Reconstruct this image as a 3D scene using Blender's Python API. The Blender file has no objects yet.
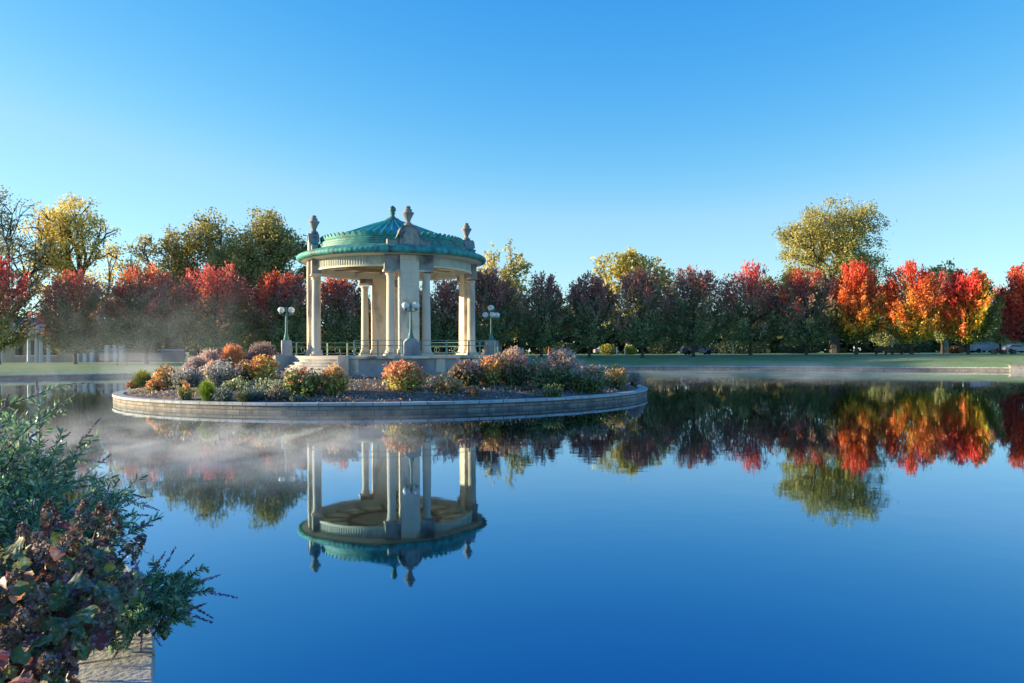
import bpy, math, random
import numpy as np
from mathutils import Vector, Matrix

rng = np.random.default_rng(11)
random.seed(5)
SC = bpy.context.scene
COL = SC.collection
R = math.radians

# ---------------------------------------------------------------- camera
F, CX, CY, CZ, TH = 800.0, 512.0, 351.5, 2.12, R(0.25)
cam = bpy.data.objects.new('camera', bpy.data.cameras.new('camera'))
COL.objects.link(cam)
cam.data.lens = F / 1024 * 36
cam.data.shift_y = 10.0 / 1024
cam.data.clip_end = 6000
cam.data.clip_start = 0.05
c_, s_ = math.cos(TH), math.sin(TH)
cam.matrix_world = Matrix(((c_, s_, 0, 0), (0, 0, -1, 0), (-s_, c_, 0, CZ), (0, 0, 0, 1)))
SC.camera = cam

def P(px, py, Y):
    u, v = px - CX, CY - py
    return np.array([(u * c_ + v * s_) / F * Y, Y, CZ + (-u * s_ + v * c_) / F * Y])

# ---------------------------------------------------------------- helpers
def link(o, parent=None):
    COL.objects.link(o)
    if parent is not None:
        o.parent = parent
    return o

def tag(o, label, cat=None, group=None, kind=None):
    if label: o['label'] = label
    if cat: o['category'] = cat
    if group: o['group'] = group
    if kind: o['kind'] = kind
    return o

def thing(name, label, cat, loc=(0, 0, 0), rz=0, group=None):
    o = bpy.data.objects.new(name, None)
    o.empty_display_size = 0.3
    link(o)
    o.location = tuple(float(v) for v in loc)
    o.rotation_euler = (0, 0, rz)
    return tag(o, label, cat, group)

class MB:
    def __init__(s):
        s.v, s.f, s.uv = [], [], {}
    def add(s, vs, fs):
        b = len(s.v)
        s.v.extend([tuple(map(float, p)) for p in vs])
        s.f.extend([tuple(b + i for i in f) for f in fs])
    def box(s, x0, x1, y0, y1, z0, z1):
        s.add([(x0, y0, z0), (x1, y0, z0), (x1, y1, z0), (x0, y1, z0), (x0, y0, z1), (x1, y0, z1), (x1, y1, z1), (x0, y1, z1)],
              [(0, 3, 2, 1), (4, 5, 6, 7), (0, 1, 5, 4), (1, 2, 6, 5), (2, 3, 7, 6), (3, 0, 4, 7)])
    def lathe(s, prof, n=24, c=(0, 0), z=0, sx=1, sy=1, cap=True):
        vs, fs = [], []
        m = len(prof)
        for i in range(n):
            a = 2 * math.pi * i / n
            for r, h in prof:
                vs.append((c[0] + r * math.cos(a) * sx, c[1] + r * math.sin(a) * sy, z + h))
        for i in range(n):
            j = (i + 1) % n
            for k in range(m - 1):
                fs.append((i * m + k, j * m + k, j * m + k + 1, i * m + k + 1))
        if cap:
            if prof[0][0] > 1e-4: fs.append(tuple(i * m for i in range(n))[::-1])
            if prof[-1][0] > 1e-4: fs.append(tuple(i * m + m - 1 for i in range(n)))
        s.add(vs, fs)
    def arc(s, poly, a0, a1, n, closed=False, rfun=None):
        """closed (r,z) polygon swept about Z; azimuth a measured from -Y towards +X"""
        vs, fs = [], []
        m = len(poly)
        cnt = n if closed else n + 1
        for i in range(cnt):
            a = a0 + (a1 - a0) * i / n
            for k, (r, z) in enumerate(poly):
                rr = r if rfun is None else rfun(i, k, r)
                vs.append((rr * math.sin(a), -rr * math.cos(a), z))
        for i in range(n):
            j = (i + 1) % cnt
            for k in range(m):
                l = (k + 1) % m
                fs.append((i * m + k, i * m + l, j * m + l, j * m + k))
        if not closed:
            fs.append(tuple(range(m)))
            fs.append(tuple((cnt - 1) * m + k for k in range(m))[::-1])
        s.add(vs, fs)
    def tube(s, pts, rad, n=6, cap=True):
        pts = [np.asarray(p, float) for p in pts]
        if np.isscalar(rad): rad = [rad] * len(pts)
        vs, fs = [], []
        prev = None
        for i, p in enumerate(pts):
            d = pts[min(i + 1, len(pts) - 1)] - pts[max(i - 1, 0)]
            d = d / (np.linalg.norm(d) + 1e-9)
            if prev is None:
                up = np.array([0, 0, 1.0]) if abs(d[2]) < 0.9 else np.array([1.0, 0, 0])
                a = np.cross(up, d)
            else:
                a = prev - d * prev.dot(d)
            a /= np.linalg.norm(a) + 1e-9
            prev = a
            b = np.cross(d, a)
            for k in range(n):
                t = 2 * math.pi * k / n
                vs.append(p + rad[i] * (math.cos(t) * a + math.sin(t) * b))
        for i in range(len(pts) - 1):
            for k in range(n):
                l = (k + 1) % n
                fs.append((i * n + k, i * n + l, (i + 1) * n + l, (i + 1) * n + k))
        if cap:
            fs.append(tuple(range(n))[::-1])
            fs.append(tuple((len(pts) - 1) * n + k for k in range(n)))
        s.add(vs, fs)
    def prism(s, poly, y0, y1):
        """(x,z) polygon extruded along y"""
        m = len(poly)
        vs = [(x, y0, z) for x, z in poly] + [(x, y1, z) for x, z in poly]
        fs = [tuple(range(m)), tuple(range(2 * m - 1, m - 1, -1))]
        for k in range(m):
            l = (k + 1) % m
            fs.append((k, k + m, l + m, l))
        s.add(vs, fs)
    def build(s, name, mat, parent=None, smooth=False, bevel=0, M=None):
        me = bpy.data.meshes.new(name)
        vs = s.v if M is None else [tuple(M @ Vector(p)) for p in s.v]
        me.from_pydata(vs, [], s.f)
        me.validate()
        import bmesh
        bm = bmesh.new(); bm.from_mesh(me)
        bmesh.ops.recalc_face_normals(bm, faces=bm.faces)
        bm.to_mesh(me); bm.free()
        me.materials.append(mat)
        o = bpy.data.objects.new(name, me)
        link(o, parent)
        if smooth:
            for p in me.polygons: p.use_smooth = True
            me.set_sharp_from_angle(angle=R(38))
        if bevel:
            b = o.modifiers.new('bevel', 'BEVEL'); b.width = bevel; b.segments = 2; b.limit_method = 'ANGLE'
        return o

def quads_mesh(name, V, cols, mat, parent=None, nper=4):
    """V: (N,nper,3) leaf cards, cols (N,3): one connected-less leaf mesh with a colour per leaf"""
    N = len(V)
    me = bpy.data.meshes.new(name)
    me.vertices.add(N * nper)
    me.vertices.foreach_set('co', np.ascontiguousarray(V, np.float32).ravel())
    me.loops.add(N * nper)
    me.loops.foreach_set('vertex_index', np.arange(N * nper, dtype=np.int32))
    me.polygons.add(N)
    me.polygons.foreach_set('loop_start', np.arange(N, dtype=np.int32) * nper)
    me.update(calc_edges=True)
    at = me.attributes.new('leaf_colour', 'FLOAT_COLOR', 'POINT')
    c4 = np.ones((N, nper, 4), np.float32)
    c4[:, :, :3] = np.clip(cols, 0.001, 0.95)[:, None, :]
    at.data.foreach_set('color', c4.ravel())
    me.materials.append(mat)
    o = bpy.data.objects.new(name, me)
    return link(o, parent)

def unit(a):
    return a / (np.linalg.norm(a, axis=-1, keepdims=True) + 1e-9)

def cards(cen, L, W, axis=None, spread=1.0, flat=0.0, face=None):
    """diamond leaves round centres; axis: preferred growing direction"""
    N = len(cen)
    u = rng.normal(size=(N, 3))
    if axis is not None: u = unit(unit(axis) + spread * u * 0.6)
    else: u = unit(u)
    w = rng.normal(size=(N, 3)); w[:, 2] *= (1 - flat)
    if face is not None: w = unit(np.cross(unit(face) + .38 * rng.normal(size=(N, 3)), u))   # blades turned to the light
    v = unit(np.cross(u, w)) if face is None else w
    n = np.cross(u, v)
    L = (L * rng.uniform(0.65, 1.3, N))[:, None]
    W = (W * rng.uniform(0.7, 1.25, N))[:, None]
    bend = n * L * rng.uniform(-0.15, 0.15, (N, 1))
    return np.stack([cen - u * L * .5, cen + v * W * .5 + bend, cen + u * L * .5, cen - v * W * .5 + bend], 1)

def mixpal(score, pal):
    xs = [p[0] for p in pal]
    return np.stack([np.interp(score, xs, [p[1][k] for p in pal]) for k in range(3)], 1)

# ---------------------------------------------------------------- materials
def newmat(name):
    m = bpy.data.materials.new(name); m.use_nodes = True
    nt = m.node_tree
    return m, nt, nt.nodes['Principled BSDF'], nt.nodes['Material Output']

def noise_mat(name, c1, c2, scale=2.0, rough=0.8, bump=0.1, c3=None, scale3=0.5, spec=0.3, stretch=None, bscale=None, bdist=0.02):
    m, nt, b, out = newmat(name)
    N, L = nt.nodes.new, nt.links.new
    tc = N('ShaderNodeTexCoord')
    src = tc.outputs['Object']
    if stretch:
        mp = N('ShaderNodeMapping'); mp.inputs['Scale'].default_value = stretch
        L(src, mp.inputs['Vector']); src = mp.outputs['Vector']
    n1 = N('ShaderNodeTexNoise'); n1.inputs['Scale'].default_value = scale; n1.inputs['Detail'].default_value = 8; n1.inputs['Roughness'].default_value = .65
    L(src, n1.inputs['Vector'])
    r = N('ShaderNodeMapRange'); r.inputs[1].default_value = .34; r.inputs[2].default_value = .66
    L(n1.outputs['Fac'], r.inputs[0])
    mx = N('ShaderNodeMix'); mx.data_type = 'RGBA'
    mx.inputs[6].default_value = (*c1, 1); mx.inputs[7].default_value = (*c2, 1)
    L(r.outputs[0], mx.inputs[0])
    col = mx.outputs[2]
    if c3:
        n3 = N('ShaderNodeTexNoise'); n3.inputs['Scale'].default_value = scale3; n3.inputs['Detail'].default_value = 6
        L(src, n3.inputs['Vector'])
        r3 = N('ShaderNodeMapRange'); r3.inputs[1].default_value = .5; r3.inputs[2].default_value = .68
        L(n3.outputs['Fac'], r3.inputs[0])
        m3 = N('ShaderNodeMix'); m3.data_type = 'RGBA'
        L(r3.outputs[0], m3.inputs[0]); L(col, m3.inputs[6]); m3.inputs[7].default_value = (*c3, 1)
        col = m3.outputs[2]
    L(col, b.inputs['Base Color'])
    b.inputs['Roughness'].default_value = rough
    b.inputs['Specular IOR Level'].default_value = spec
    if bump:
        nb = N('ShaderNodeTexNoise'); nb.inputs['Scale'].default_value = bscale or scale * 6; nb.inputs['Detail'].default_value = 6
        L(src, nb.inputs['Vector'])
        bp = N('ShaderNodeBump'); bp.inputs['Strength'].default_value = bump; bp.inputs['Distance'].default_value = bdist
        L(nb.outputs['Fac'], bp.inputs['Height']); L(bp.outputs[0], b.inputs['Normal'])
    return m

def leaf_mat(name, trans=0.35, rough=0.55, frost=0.0):
    m, nt, b, out = newmat(name)
    N, L = nt.nodes.new, nt.links.new
    a = N('ShaderNodeAttribute'); a.attribute_name = 'leaf_colour'
    col = a.outputs['Color']
    if frost:
        tc = N('ShaderNodeTexCoord'); n = N('ShaderNodeTexNoise'); n.inputs['Scale'].default_value = 40; n.inputs['Detail'].default_value = 5
        L(tc.outputs['Object'], n.inputs['Vector'])
        r = N('ShaderNodeMapRange'); r.inputs[1].default_value = .5; r.inputs[2].default_value = .72; r.inputs[4].default_value = frost
        L(n.outputs['Fac'], r.inputs[0])
        mx = N('ShaderNodeMix'); mx.data_type = 'RGBA'; mx.inputs[7].default_value = (.42, .5, .58, 1)
        L(r.outputs[0], mx.inputs[0]); L(col, mx.inputs[6]); col = mx.outputs[2]
    L(col, b.inputs['Base Color'])
    b.inputs['Roughness'].default_value = rough
    b.inputs['Specular IOR Level'].default_value = 0.25
    t = N('ShaderNodeBsdfTranslucent')           # light passes through as well as bouncing off
    sc_ = N('ShaderNodeVectorMath'); sc_.operation = 'SCALE'; sc_.inputs['Scale'].default_value = trans
    L(col, sc_.inputs[0]); L(sc_.outputs[0], t.inputs['Color'])
    mix = N('ShaderNodeAddShader')
    L(b.outputs[0], mix.inputs[0]); L(t.outputs[0], mix.inputs[1]); L(mix.outputs[0], out.inputs['Surface'])
    return m

def brick_mat(name, c1, c2, mortar, bw, bh, ms=.012, rough=.85, stain=None):
    """stone courses laid on the UV map (metres along the wall, metres up)"""
    m, nt, b, out = newmat(name)
    N, L = nt.nodes.new, nt.links.new
    tc = N('ShaderNodeTexCoord')
    br = N('ShaderNodeTexBrick'); br.inputs['Scale'].default_value = 1
    br.inputs['Brick Width'].default_value = bw; br.inputs['Row Height'].default_value = bh
    br.inputs['Mortar Size'].default_value = ms; br.inputs['Bias'].default_value = 0
    br.inputs['Color1'].default_value = (*c1, 1); br.inputs['Color2'].default_value = (*c2, 1); br.inputs['Mortar'].default_value = (*mortar, 1)
    L(tc.outputs['UV'], br.inputs['Vector'])
    n = N('ShaderNodeTexNoise'); n.inputs['Scale'].default_value = 3; n.inputs['Detail'].default_value = 8
    L(tc.outputs['Object'], n.inputs['Vector'])
    r = N('ShaderNodeMapRange'); r.inputs[1].default_value = .45; r.inputs[2].default_value = .7; r.inputs[4].default_value = .75
    L(n.outputs['Fac'], r.inputs[0])
    mx = N('ShaderNodeMix'); mx.data_type = 'RGBA'; L(r.outputs[0], mx.inputs[0]); L(br.outputs['Color'], mx.inputs[6])
    mx.inputs[7].default_value = (*(stain or tuple(x * .45 for x in c1)), 1)
    L(mx.outputs[2], b.inputs['Base Color']); b.inputs['Roughness'].default_value = rough
    n2 = N('ShaderNodeTexNoise'); n2.inputs['Scale'].default_value = 25; n2.inputs['Detail'].default_value = 6
    L(tc.outputs['Object'], n2.inputs['Vector'])
    mm = N('ShaderNodeMath'); mm.operation = 'MULTIPLY_ADD'; mm.inputs[1].default_value = -1.0
    L(br.outputs['Fac'], mm.inputs[0]); L(n2.outputs['Fac'], mm.inputs[2])
    bp = N('ShaderNodeBump'); bp.inputs['Strength'].default_value = .5; bp.inputs['Distance'].default_value = .02
    L(mm.outputs[0], bp.inputs['Height']); L(bp.outputs[0], b.inputs['Normal'])
    return m

M = {}
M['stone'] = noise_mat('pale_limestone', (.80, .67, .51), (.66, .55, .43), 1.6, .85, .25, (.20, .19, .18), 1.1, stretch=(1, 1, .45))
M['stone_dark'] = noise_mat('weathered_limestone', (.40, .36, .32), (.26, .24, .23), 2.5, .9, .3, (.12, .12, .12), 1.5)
M['podium'] = noise_mat('podium_stone', (.42, .41, .40), (.28, .28, .29), 1.3, .85, .25, (.15, .16, .18), .9, stretch=(1, 1, .5))
M['floor'] = noise_mat('terrace_floor', (.50, .45, .38), (.40, .36, .32), 1.2, .8, .15)
M['column'] = noise_mat('column_stone', (.70, .61, .48), (.58, .50, .40), 1.4, .8, .12, (.32, .29, .25), 1.0, stretch=(1, 1, .3))
M['copper'] = noise_mat('green_copper', (.022, .20, .18), (.10, .42, .33), 1.5, .65, .15, (.06, .10, .08), 1.3, .35, stretch=(2.5, 2.5, .3))
M['copper_dark'] = noise_mat('dark_green_copper', (.02, .17, .15), (.06, .30, .24), 1.6, .6, .15, (.05, .085, .07), 1.2, .4, stretch=(2.5, 2.5, .3))
M['copper_pale'] = noise_mat('pale_green_copper', (.20, .42, .34), (.30, .48, .38), 1.5, .6, .1, (.10, .28, .24), 1.4, .4)
M['copper_roof'] = noise_mat('roof_copper', (.035, .32, .31), (.09, .44, .40), .8, .45, .06, (.02, .20, .22), 1.0, .5)
M['copper_post'] = noise_mat('lamp_copper', (.07, .18, .155), (.13, .27, .23), 6, .55, .1, (.03, .14, .13), 3)
M['rail'] = noise_mat('grey_green_paint', (.13, .25, .22), (.20, .32, .28), 4, .6, .1)
M['cream'] = noise_mat('cream_paint', (.80, .72, .50), (.70, .63, .45), 1.5, .7, .05)
M['cream_dark'] = noise_mat('ochre_rib_paint', (.30, .25, .14), (.25, .21, .13), 1.5, .7, .05)
M['fascia'] = noise_mat('fluted_fascia_paint', (.60, .60, .50), (.48, .50, .44), 1.0, .7, .05, (.36, .40, .36), 1.2)
M['globe'] = noise_mat('milk_glass', (.82, .80, .74), (.75, .74, .70), 3, .25, 0, spec=.5)
M['bark'] = noise_mat('dark_bark', (.05, .042, .036), (.10, .085, .07), 5, .9, .5, stretch=(1, 1, .3))
M['bark_pale'] = noise_mat('pale_bark', (.16, .13, .10), (.26, .22, .17), 4, .9, .5, stretch=(1, 1, .3))
M['leaf'] = leaf_mat('autumn_leaf', .6)
M['leaf_far'] = leaf_mat('far_leaf', .55, .7)
M['leaf_frost'] = leaf_mat('frosted_leaf', .4, .5, .38)
M['blade'] = leaf_mat('grass_blade', .5, .6)
M['panicle'] = leaf_mat('dried_petal', .25, .7, .55)
M['white'] = noise_mat('white_paint', (.72, .72, .70), (.62, .62, .60), 2, .6, .05)
M['wall_beige'] = noise_mat('beige_render', (.42, .37, .32), (.33, .29, .26), 1.2, .85, .1)
M['slate'] = noise_mat('blue_slate', (.16, .22, .34), (.22, .28, .40), 3, .6, .1)
M['glassdark'] = noise_mat('dark_window', (.02, .025, .03), (.03, .035, .04), 1, .1, 0, spec=.6)
M['iron'] = noise_mat('dark_metal', (.03, .035, .035), (.06, .06, .06), 5, .6, .1)
M['wood_dark'] = noise_mat('dark_wood', (.07, .06, .05), (.11, .09, .07), 5, .8, .2)
M['car_dark'] = noise_mat('dark_car_paint', (.03, .035, .04), (.05, .055, .06), 2, .3, 0, (.45, .48, .5), 1.2, spec=.5)
M['car_silver'] = noise_mat('silver_car_paint', (.28, .29, .33), (.34, .35, .39), 2, .3, 0, spec=.5)
M['van_white'] = noise_mat('white_van_paint', (.32, .33, .36), (.26, .28, .32), 2, .35, 0, spec=.5)
M['tyre'] = noise_mat('tyre_rubber', (.02, .02, .02), (.03, .03, .03), 6, .9, .1)
M['teal'] = noise_mat('teal_paint', (.03, .22, .18), (.05, .28, .22), 2, .6, .05)
M['orange'] = noise_mat('orange_plastic', (.6, .12, .03), (.5, .1, .03), 2, .5, .02)
M['asphalt'] = noise_mat('pale_asphalt', (.20, .20, .21), (.27, .27, .28), 1.5, .9, .2)
M['coping'] = brick_mat('coping_stone', (.52, .52, .49), (.42, .42, .39), (.10, .10, .10), .95, 50, .018)
M['courses'] = brick_mat('wall_courses', (.34, .28, .21), (.20, .17, .135), (.07, .07, .07), .55, .12, .012, stain=(.08, .08, .075))
M['soil'] = noise_mat('bark_mulch', (.16, .125, .11), (.09, .075, .07), 3.5, .95, .9, (.24, .20, .17), 1.4, bscale=14, bdist=.08)

# lawn
def lawn_mat():
    m, nt, b, out = newmat('frosty_lawn')
    N, L = nt.nodes.new, nt.links.new
    tc = N('ShaderNodeTexCoord')
    n1 = N('ShaderNodeTexNoise'); n1.inputs['Scale'].default_value = .12; n1.inputs['Detail'].default_value = 9; n1.inputs['Roughness'].default_value = .7
    L(tc.outputs['Object'], n1.inputs['Vector'])
    cr = N('ShaderNodeValToRGB')
    e = cr.color_ramp.elements
    e[0].position = .35; e[0].color = (.17, .27, .09, 1)
    e[1].position = .66; e[1].color = (.33, .42, .22, 1)
    L(n1.outputs['Fac'], cr.inputs[0])
    n2 = N('ShaderNodeTexNoise'); n2.inputs['Scale'].default_value = 3; n2.inputs['Detail'].default_value = 8
    L(tc.outputs['Object'], n2.inputs['Vector'])
    r = N('ShaderNodeMapRange'); r.inputs[1].default_value = .55; r.inputs[2].default_value = .7; r.inputs[4].default_value = .5
    L(n2.outputs['Fac'], r.inputs[0])
    mx = N('ShaderNodeMix'); mx.data_type = 'RGBA'; L(r.outputs[0], mx.inputs[0]); L(cr.outputs[0], mx.inputs[6]); mx.inputs[7].default_value = (.13, .11, .05, 1)
    L(mx.outputs[2], b.inputs['Base Color']); b.inputs['Roughness'].default_value = .95; b.inputs['Specular IOR Level'].default_value = .1
    bp = N('ShaderNodeBump'); bp.inputs['Strength'].default_value = .8; bp.inputs['Distance'].default_value = .08
    n3 = N('ShaderNodeTexNoise'); n3.inputs['Scale'].default_value = 12; n3.inputs['Detail'].default_value = 5
    L(tc.outputs['Object'], n3.inputs['Vector']); L(n3.outputs['Fac'], bp.inputs['Height']); L(bp.outputs[0], b.inputs['Normal'])
    return m
M['lawn'] = lawn_mat()

def water_mat():
    m, nt, b, out = newmat('pond_water')
    N, L = nt.nodes.new, nt.links.new
    b.inputs['Base Color'].default_value = (.06, .23, .40, 1); b.inputs['Specular Tint'].default_value = (.82, .93, 1, 1); b.inputs['Metallic'].default_value = 1   # mirror-still, blue where one looks down into it
    b.inputs['Roughness'].default_value = .025
    b.inputs['IOR'].default_value = 2.1
    b.inputs['Specular IOR Level'].default_value = .5
    tc = N('ShaderNodeTexCoord')
    mp = N('ShaderNodeMapping'); mp.inputs['Scale'].default_value = (.8, .8, 1); L(tc.outputs['Object'], mp.inputs['Vector'])
    n = N('ShaderNodeTexNoise'); n.inputs['Scale'].default_value = 1.2; n.inputs['Detail'].default_value = 4
    L(mp.outputs[0], n.inputs['Vector'])
    bp = N('ShaderNodeBump'); bp.inputs['Strength'].default_value = .012; bp.inputs['Distance'].default_value = .1
    n2 = N('ShaderNodeTexNoise'); n2.inputs['Scale'].default_value = .09; n2.inputs['Detail'].default_value = 3
    L(tc.outputs['Object'], n2.inputs['Vector'])
    r2 = N('ShaderNodeMapRange'); r2.inputs[1].default_value = .42; r2.inputs[2].default_value = .65; r2.inputs[3].default_value = .006; r2.inputs[4].default_value = .04
    L(n2.outputs['Fac'], r2.inputs[0]); L(r2.outputs[0], bp.inputs['Strength'])
    L(n.outputs['Fac'], bp.inputs['Height']); L(bp.outputs[0], b.inputs['Normal'])
    return m
M['water'] = water_mat()

# ---------------------------------------------------------------- light and sky
SUN_EL, SUN_AZ = R(9.0), R(7.0)         # the sun: to the left, this much behind the bandstand
sdir = np.array([-math.cos(SUN_AZ) * math.cos(SUN_EL), math.sin(SUN_AZ) * math.cos(SUN_EL), math.sin(SUN_EL)])
sun = bpy.data.objects.new('sun', bpy.data.lights.new('sun', 'SUN')); link(sun)
sun.data.energy = 5.0; sun.data.angle = R(.55); sun.data.color = (1, .80, .50)
sun.rotation_euler = Vector(sdir).to_track_quat('Z', 'Y').to_euler()
SKYG = [(1.249, 2.45, .787), (2.265, 1.12, .835), (3.076, .4, .84)]
W = bpy.data.worlds.new('World'); SC.world = W; W.use_nodes = True
nt = W.node_tree; bg = nt.nodes['Background']
sky = nt.nodes.new('ShaderNodeTexSky'); sky.sky_type = 'NISHITA'; sky.sun_disc = False
sky.sun_elevation = SUN_EL
sky.sun_rotation = math.atan2(sdir[0], sdir[1])
sky.air_density = 1.0; sky.dust_density = .1; sky.ozone_density = 3.0; sky.altitude = 100
# deeper blue: each channel of the sky raised to its own power about a pale reference
sp_ = nt.nodes.new('ShaderNodeSeparateColor'); cb_ = nt.nodes.new('ShaderNodeCombineColor')
nt.links.new(sky.outputs[0], sp_.inputs[0])
for k, (ref, pw_, gain) in enumerate(SKYG):
    d_ = nt.nodes.new('ShaderNodeMath'); d_.operation = 'DIVIDE'; d_.inputs[1].default_value = ref
    q_ = nt.nodes.new('ShaderNodeMath'); q_.operation = 'POWER'; q_.inputs[1].default_value = pw_
    e_ = nt.nodes.new('ShaderNodeMath'); e_.operation = 'MULTIPLY'; e_.inputs[1].default_value = ref * gain
    m_ = nt.nodes.new('ShaderNodeMath'); m_.operation = 'MINIMUM' if pw_ > 1 else 'MAXIMUM'   # pale sky by the sun keeps its own balance
    nt.links.new(sp_.outputs[k], d_.inputs[0]); nt.links.new(d_.outputs[0], q_.inputs[0]); nt.links.new(q_.outputs[0], m_.inputs[0]); z_ = nt.nodes.new('ShaderNodeMath'); z_.operation = 'POWER'; z_.inputs[1].default_value = .78; nt.links.new(d_.outputs[0], z_.inputs[0]); nt.links.new(z_.outputs[0], m_.inputs[1]); nt.links.new(m_.outputs[0], e_.inputs[0])
    nt.links.new(e_.outputs[0], cb_.inputs[k])
nt.links.new(cb_.outputs[0], bg.inputs['Color'])
bg.inputs['Strength'].default_value = .15
SC.view_settings.view_transform = 'Standard'; SC.view_settings.look = 'None'
SC.view_settings.exposure = 1.35; SC.view_settings.gamma = 1
SC.cycles.use_denoising = True
SC.cycles.max_bounces = 8; SC.cycles.transparent_max_bounces = 8
SC.cycles.volume_step_rate = 1.0; SC.cycles.volume_max_steps = 64
SC.cycles.volume_bounces = 2
SC.cycles.sample_clamp_indirect = 8

# ---------------------------------------------------------------- pond shore, ground
CTRL = [(-1.92, 4.28), (-2.35, 5.2), (-3.3, 6.8), (-6.5, 10.5), (-13, 18), (-26, 30), (-38, 44), (-46, 57), (-43.5, 65.5), (-38.4, 69), (-25, 77),
        (-8, 88), (5, 93.5), (15, 95), (26, 91), (36, 85), (48, 78.5), (56, 72), (62, 60), (60, 42), (50, 22), (30, 6), (12, 0), (3, .3), (0, 1.2), (-1.2, 2.8)]
def catmull(pts, k):
    out = []; n = len(pts); p = np.array(pts, float)
    for i in range(n):
        p0, p1, p2, p3 = p[i - 1], p[i], p[(i + 1) % n], p[(i + 2) % n]
        for j in range(k):
            t = j / k
            out.append(.5 * (2 * p1 + (p2 - p0) * t + (2 * p0 - 5 * p1 + 4 * p2 - p3) * t * t + (3 * p1 - p0 - 3 * p2 + p3) * t ** 3))
    return np.array(out)
SHORE = catmull(CTRL, 10)
C0 = np.array([5.0, 42.0])
def plateau(x):
    t = np.clip((x + 45) / 45, 0, 1); t = t * t * (3 - 2 * t)
    return 0.95 + .6 * t
def gz(x, y):
    """lawn height at a place, from its distance to the shore"""
    d = np.sqrt(((SHORE - np.array([x, y])) ** 2).sum(1)).min()
    t = np.clip((d - .4) / 15, 0, 1); t = t * (2 - t)
    return .3 + (plateau(x) - .3) * t
tang = np.roll(SHORE, -1, 0) - np.roll(SHORE, 1, 0)
nrm = unit(np.stack([-tang[:, 1], tang[:, 0]], 1))
if np.mean(((SHORE - C0) * nrm).sum(1)) < 0: nrm = -nrm
rad = unit(SHORE - C0)

def ring_wall(mb_parent, pts, nr, sections, name, mat):
    """closed polygon section (out offset, z) swept along a closed plan curve, UV in metres"""
    n = len(pts); m = len(sections)
    me = bpy.data.meshes.new(name)
    vs = [(*(pts[i] + nr[i] * o), z) for i in range(n) for o, z in sections]
    fs, uvs = [], []
    L = np.concatenate([[0], np.cumsum(np.linalg.norm(np.roll(pts, -1, 0) - pts, axis=1))])
    cum = [0]
    for k in range(m):
        a, b = sections[k], sections[(k + 1) % m]
        cum.append(cum[-1] + math.hypot(b[0] - a[0], b[1] - a[1]))
    for i in range(n):
        j = (i + 1) % n
        for k in range(m):
            l = (k + 1) % m
            fs.append((i * m + k, j * m + k, j * m + l, i * m + l))
            uvs += [(L[i], cum[k]), (L[i + 1], cum[k]), (L[i + 1], cum[k + 1]), (L[i], cum[k + 1])]
    me.from_pydata(vs, [], fs)
    uv = me.uv_layers.new(name='UVMap')
    uv.data.foreach_set('uv', np.array(uvs, np.float32).ravel())
    me.materials.append(mat)
    import bmesh
    bm = bmesh.new(); bm.from_mesh(me); bmesh.ops.recalc_face_normals(bm, faces=bm.faces); bm.to_mesh(me); bm.free()
    o = bpy.data.objects.new(name, me)
    return link(o, mb_parent)

# ground sheet
OFF = [(.30, None), (1.0, None), (2, 0), (4, 0), (7, 0), (11, 0), (16, 0), (24, 0), (40, 0), (70, 0), (140, 0), (400, 0), (1500, 0), (4000, 0)]
vs, fs = [], []
n = len(SHORE); m = len(OFF)
for i in range(n):
    for d, _ in OFF:
        p = SHORE[i] + (nrm[i] * d if d <= 1 else nrm[i] * .8 + rad[i] * (d - .8))
        z = .30 if d <= .3 else gz(p[0], p[1])
        vs.append((p[0], p[1], z))
for i in range(n):
    j = (i + 1) % n
    for k in range(m - 1):
        fs.append((i * m + k, j * m + k, j * m + k + 1, i * m + k + 1))
g = MB(); g.add(vs, fs)
ground = g.build('ground', M['lawn'], smooth=True); ground['kind'] = 'structure'
# water sheet
g = MB(); g.add([(p[0] + q[0] * .15, p[1] + q[1] * .15, 0) for p, q in zip(SHORE, nrm)], [tuple(range(n))])
water = g.build('water', M['water']); water['kind'] = 'structure'
# pond wall
pw = thing('retaining_wall', 'low stone retaining wall with pale coping round the whole pond edge', 'wall', (0, 0, 0))
ring_wall(pw, SHORE, nrm, [(0.03, -.5), (.03, .235), (.32, .235), (.32, -.5)], 'wall_face', M['courses'])
ring_wall(pw, SHORE, nrm, [(0, .238), (0, .335), (.015, .35), (.43, .35), (.445, .335), (.445, .238)], 'coping', M['coping'])
# grey paved drive on the lawn far behind
g = MB()
g.add([(-12, 128, plateau(-12) + .02), (120, 122, 1.575), (120, 127, 1.575), (-12, 133, plateau(-12) + .02)], [(0, 1, 2, 3)])
o = g.build('road', M['asphalt']); o['kind'] = 'structure'

# ---------------------------------------------------------------- island
IC = np.array([-6.05, 40.6]); IR = 12.75
ia = np.linspace(0, 2 * math.pi, 160, endpoint=False)
IPTS = np.stack([IC[0] + IR * np.cos(ia), IC[1] + IR * np.sin(ia)], 1); INR = np.stack([-np.cos(ia), -np.sin(ia)], 1)
iw = thing('island_wall', 'curved stone wall with pale coping holding the round island out of the water', 'wall', (IC[0], IC[1], 0))
ring_wall(iw, IPTS - IC, INR, [(0.03, -.5), (.03, .235), (.32, .235), (.32, -.5)], 'wall_face', M['courses'])
ring_wall(iw, IPTS - IC, INR, [(0, .238), (0, .335), (.015, .35), (.43, .35), (.445, .335), (.445, .238)], 'coping', M['coping'])
BC = np.array([-6.24, 42.0])
def iz(x, y):
    r = math.hypot(x - IC[0], y - IC[1])
    t = np.clip((IR - .4 - r) / (IR - .4 - 6.2), 0, 1)
    return .30 + .74 * t ** .85
vs, fs = [], []
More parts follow.
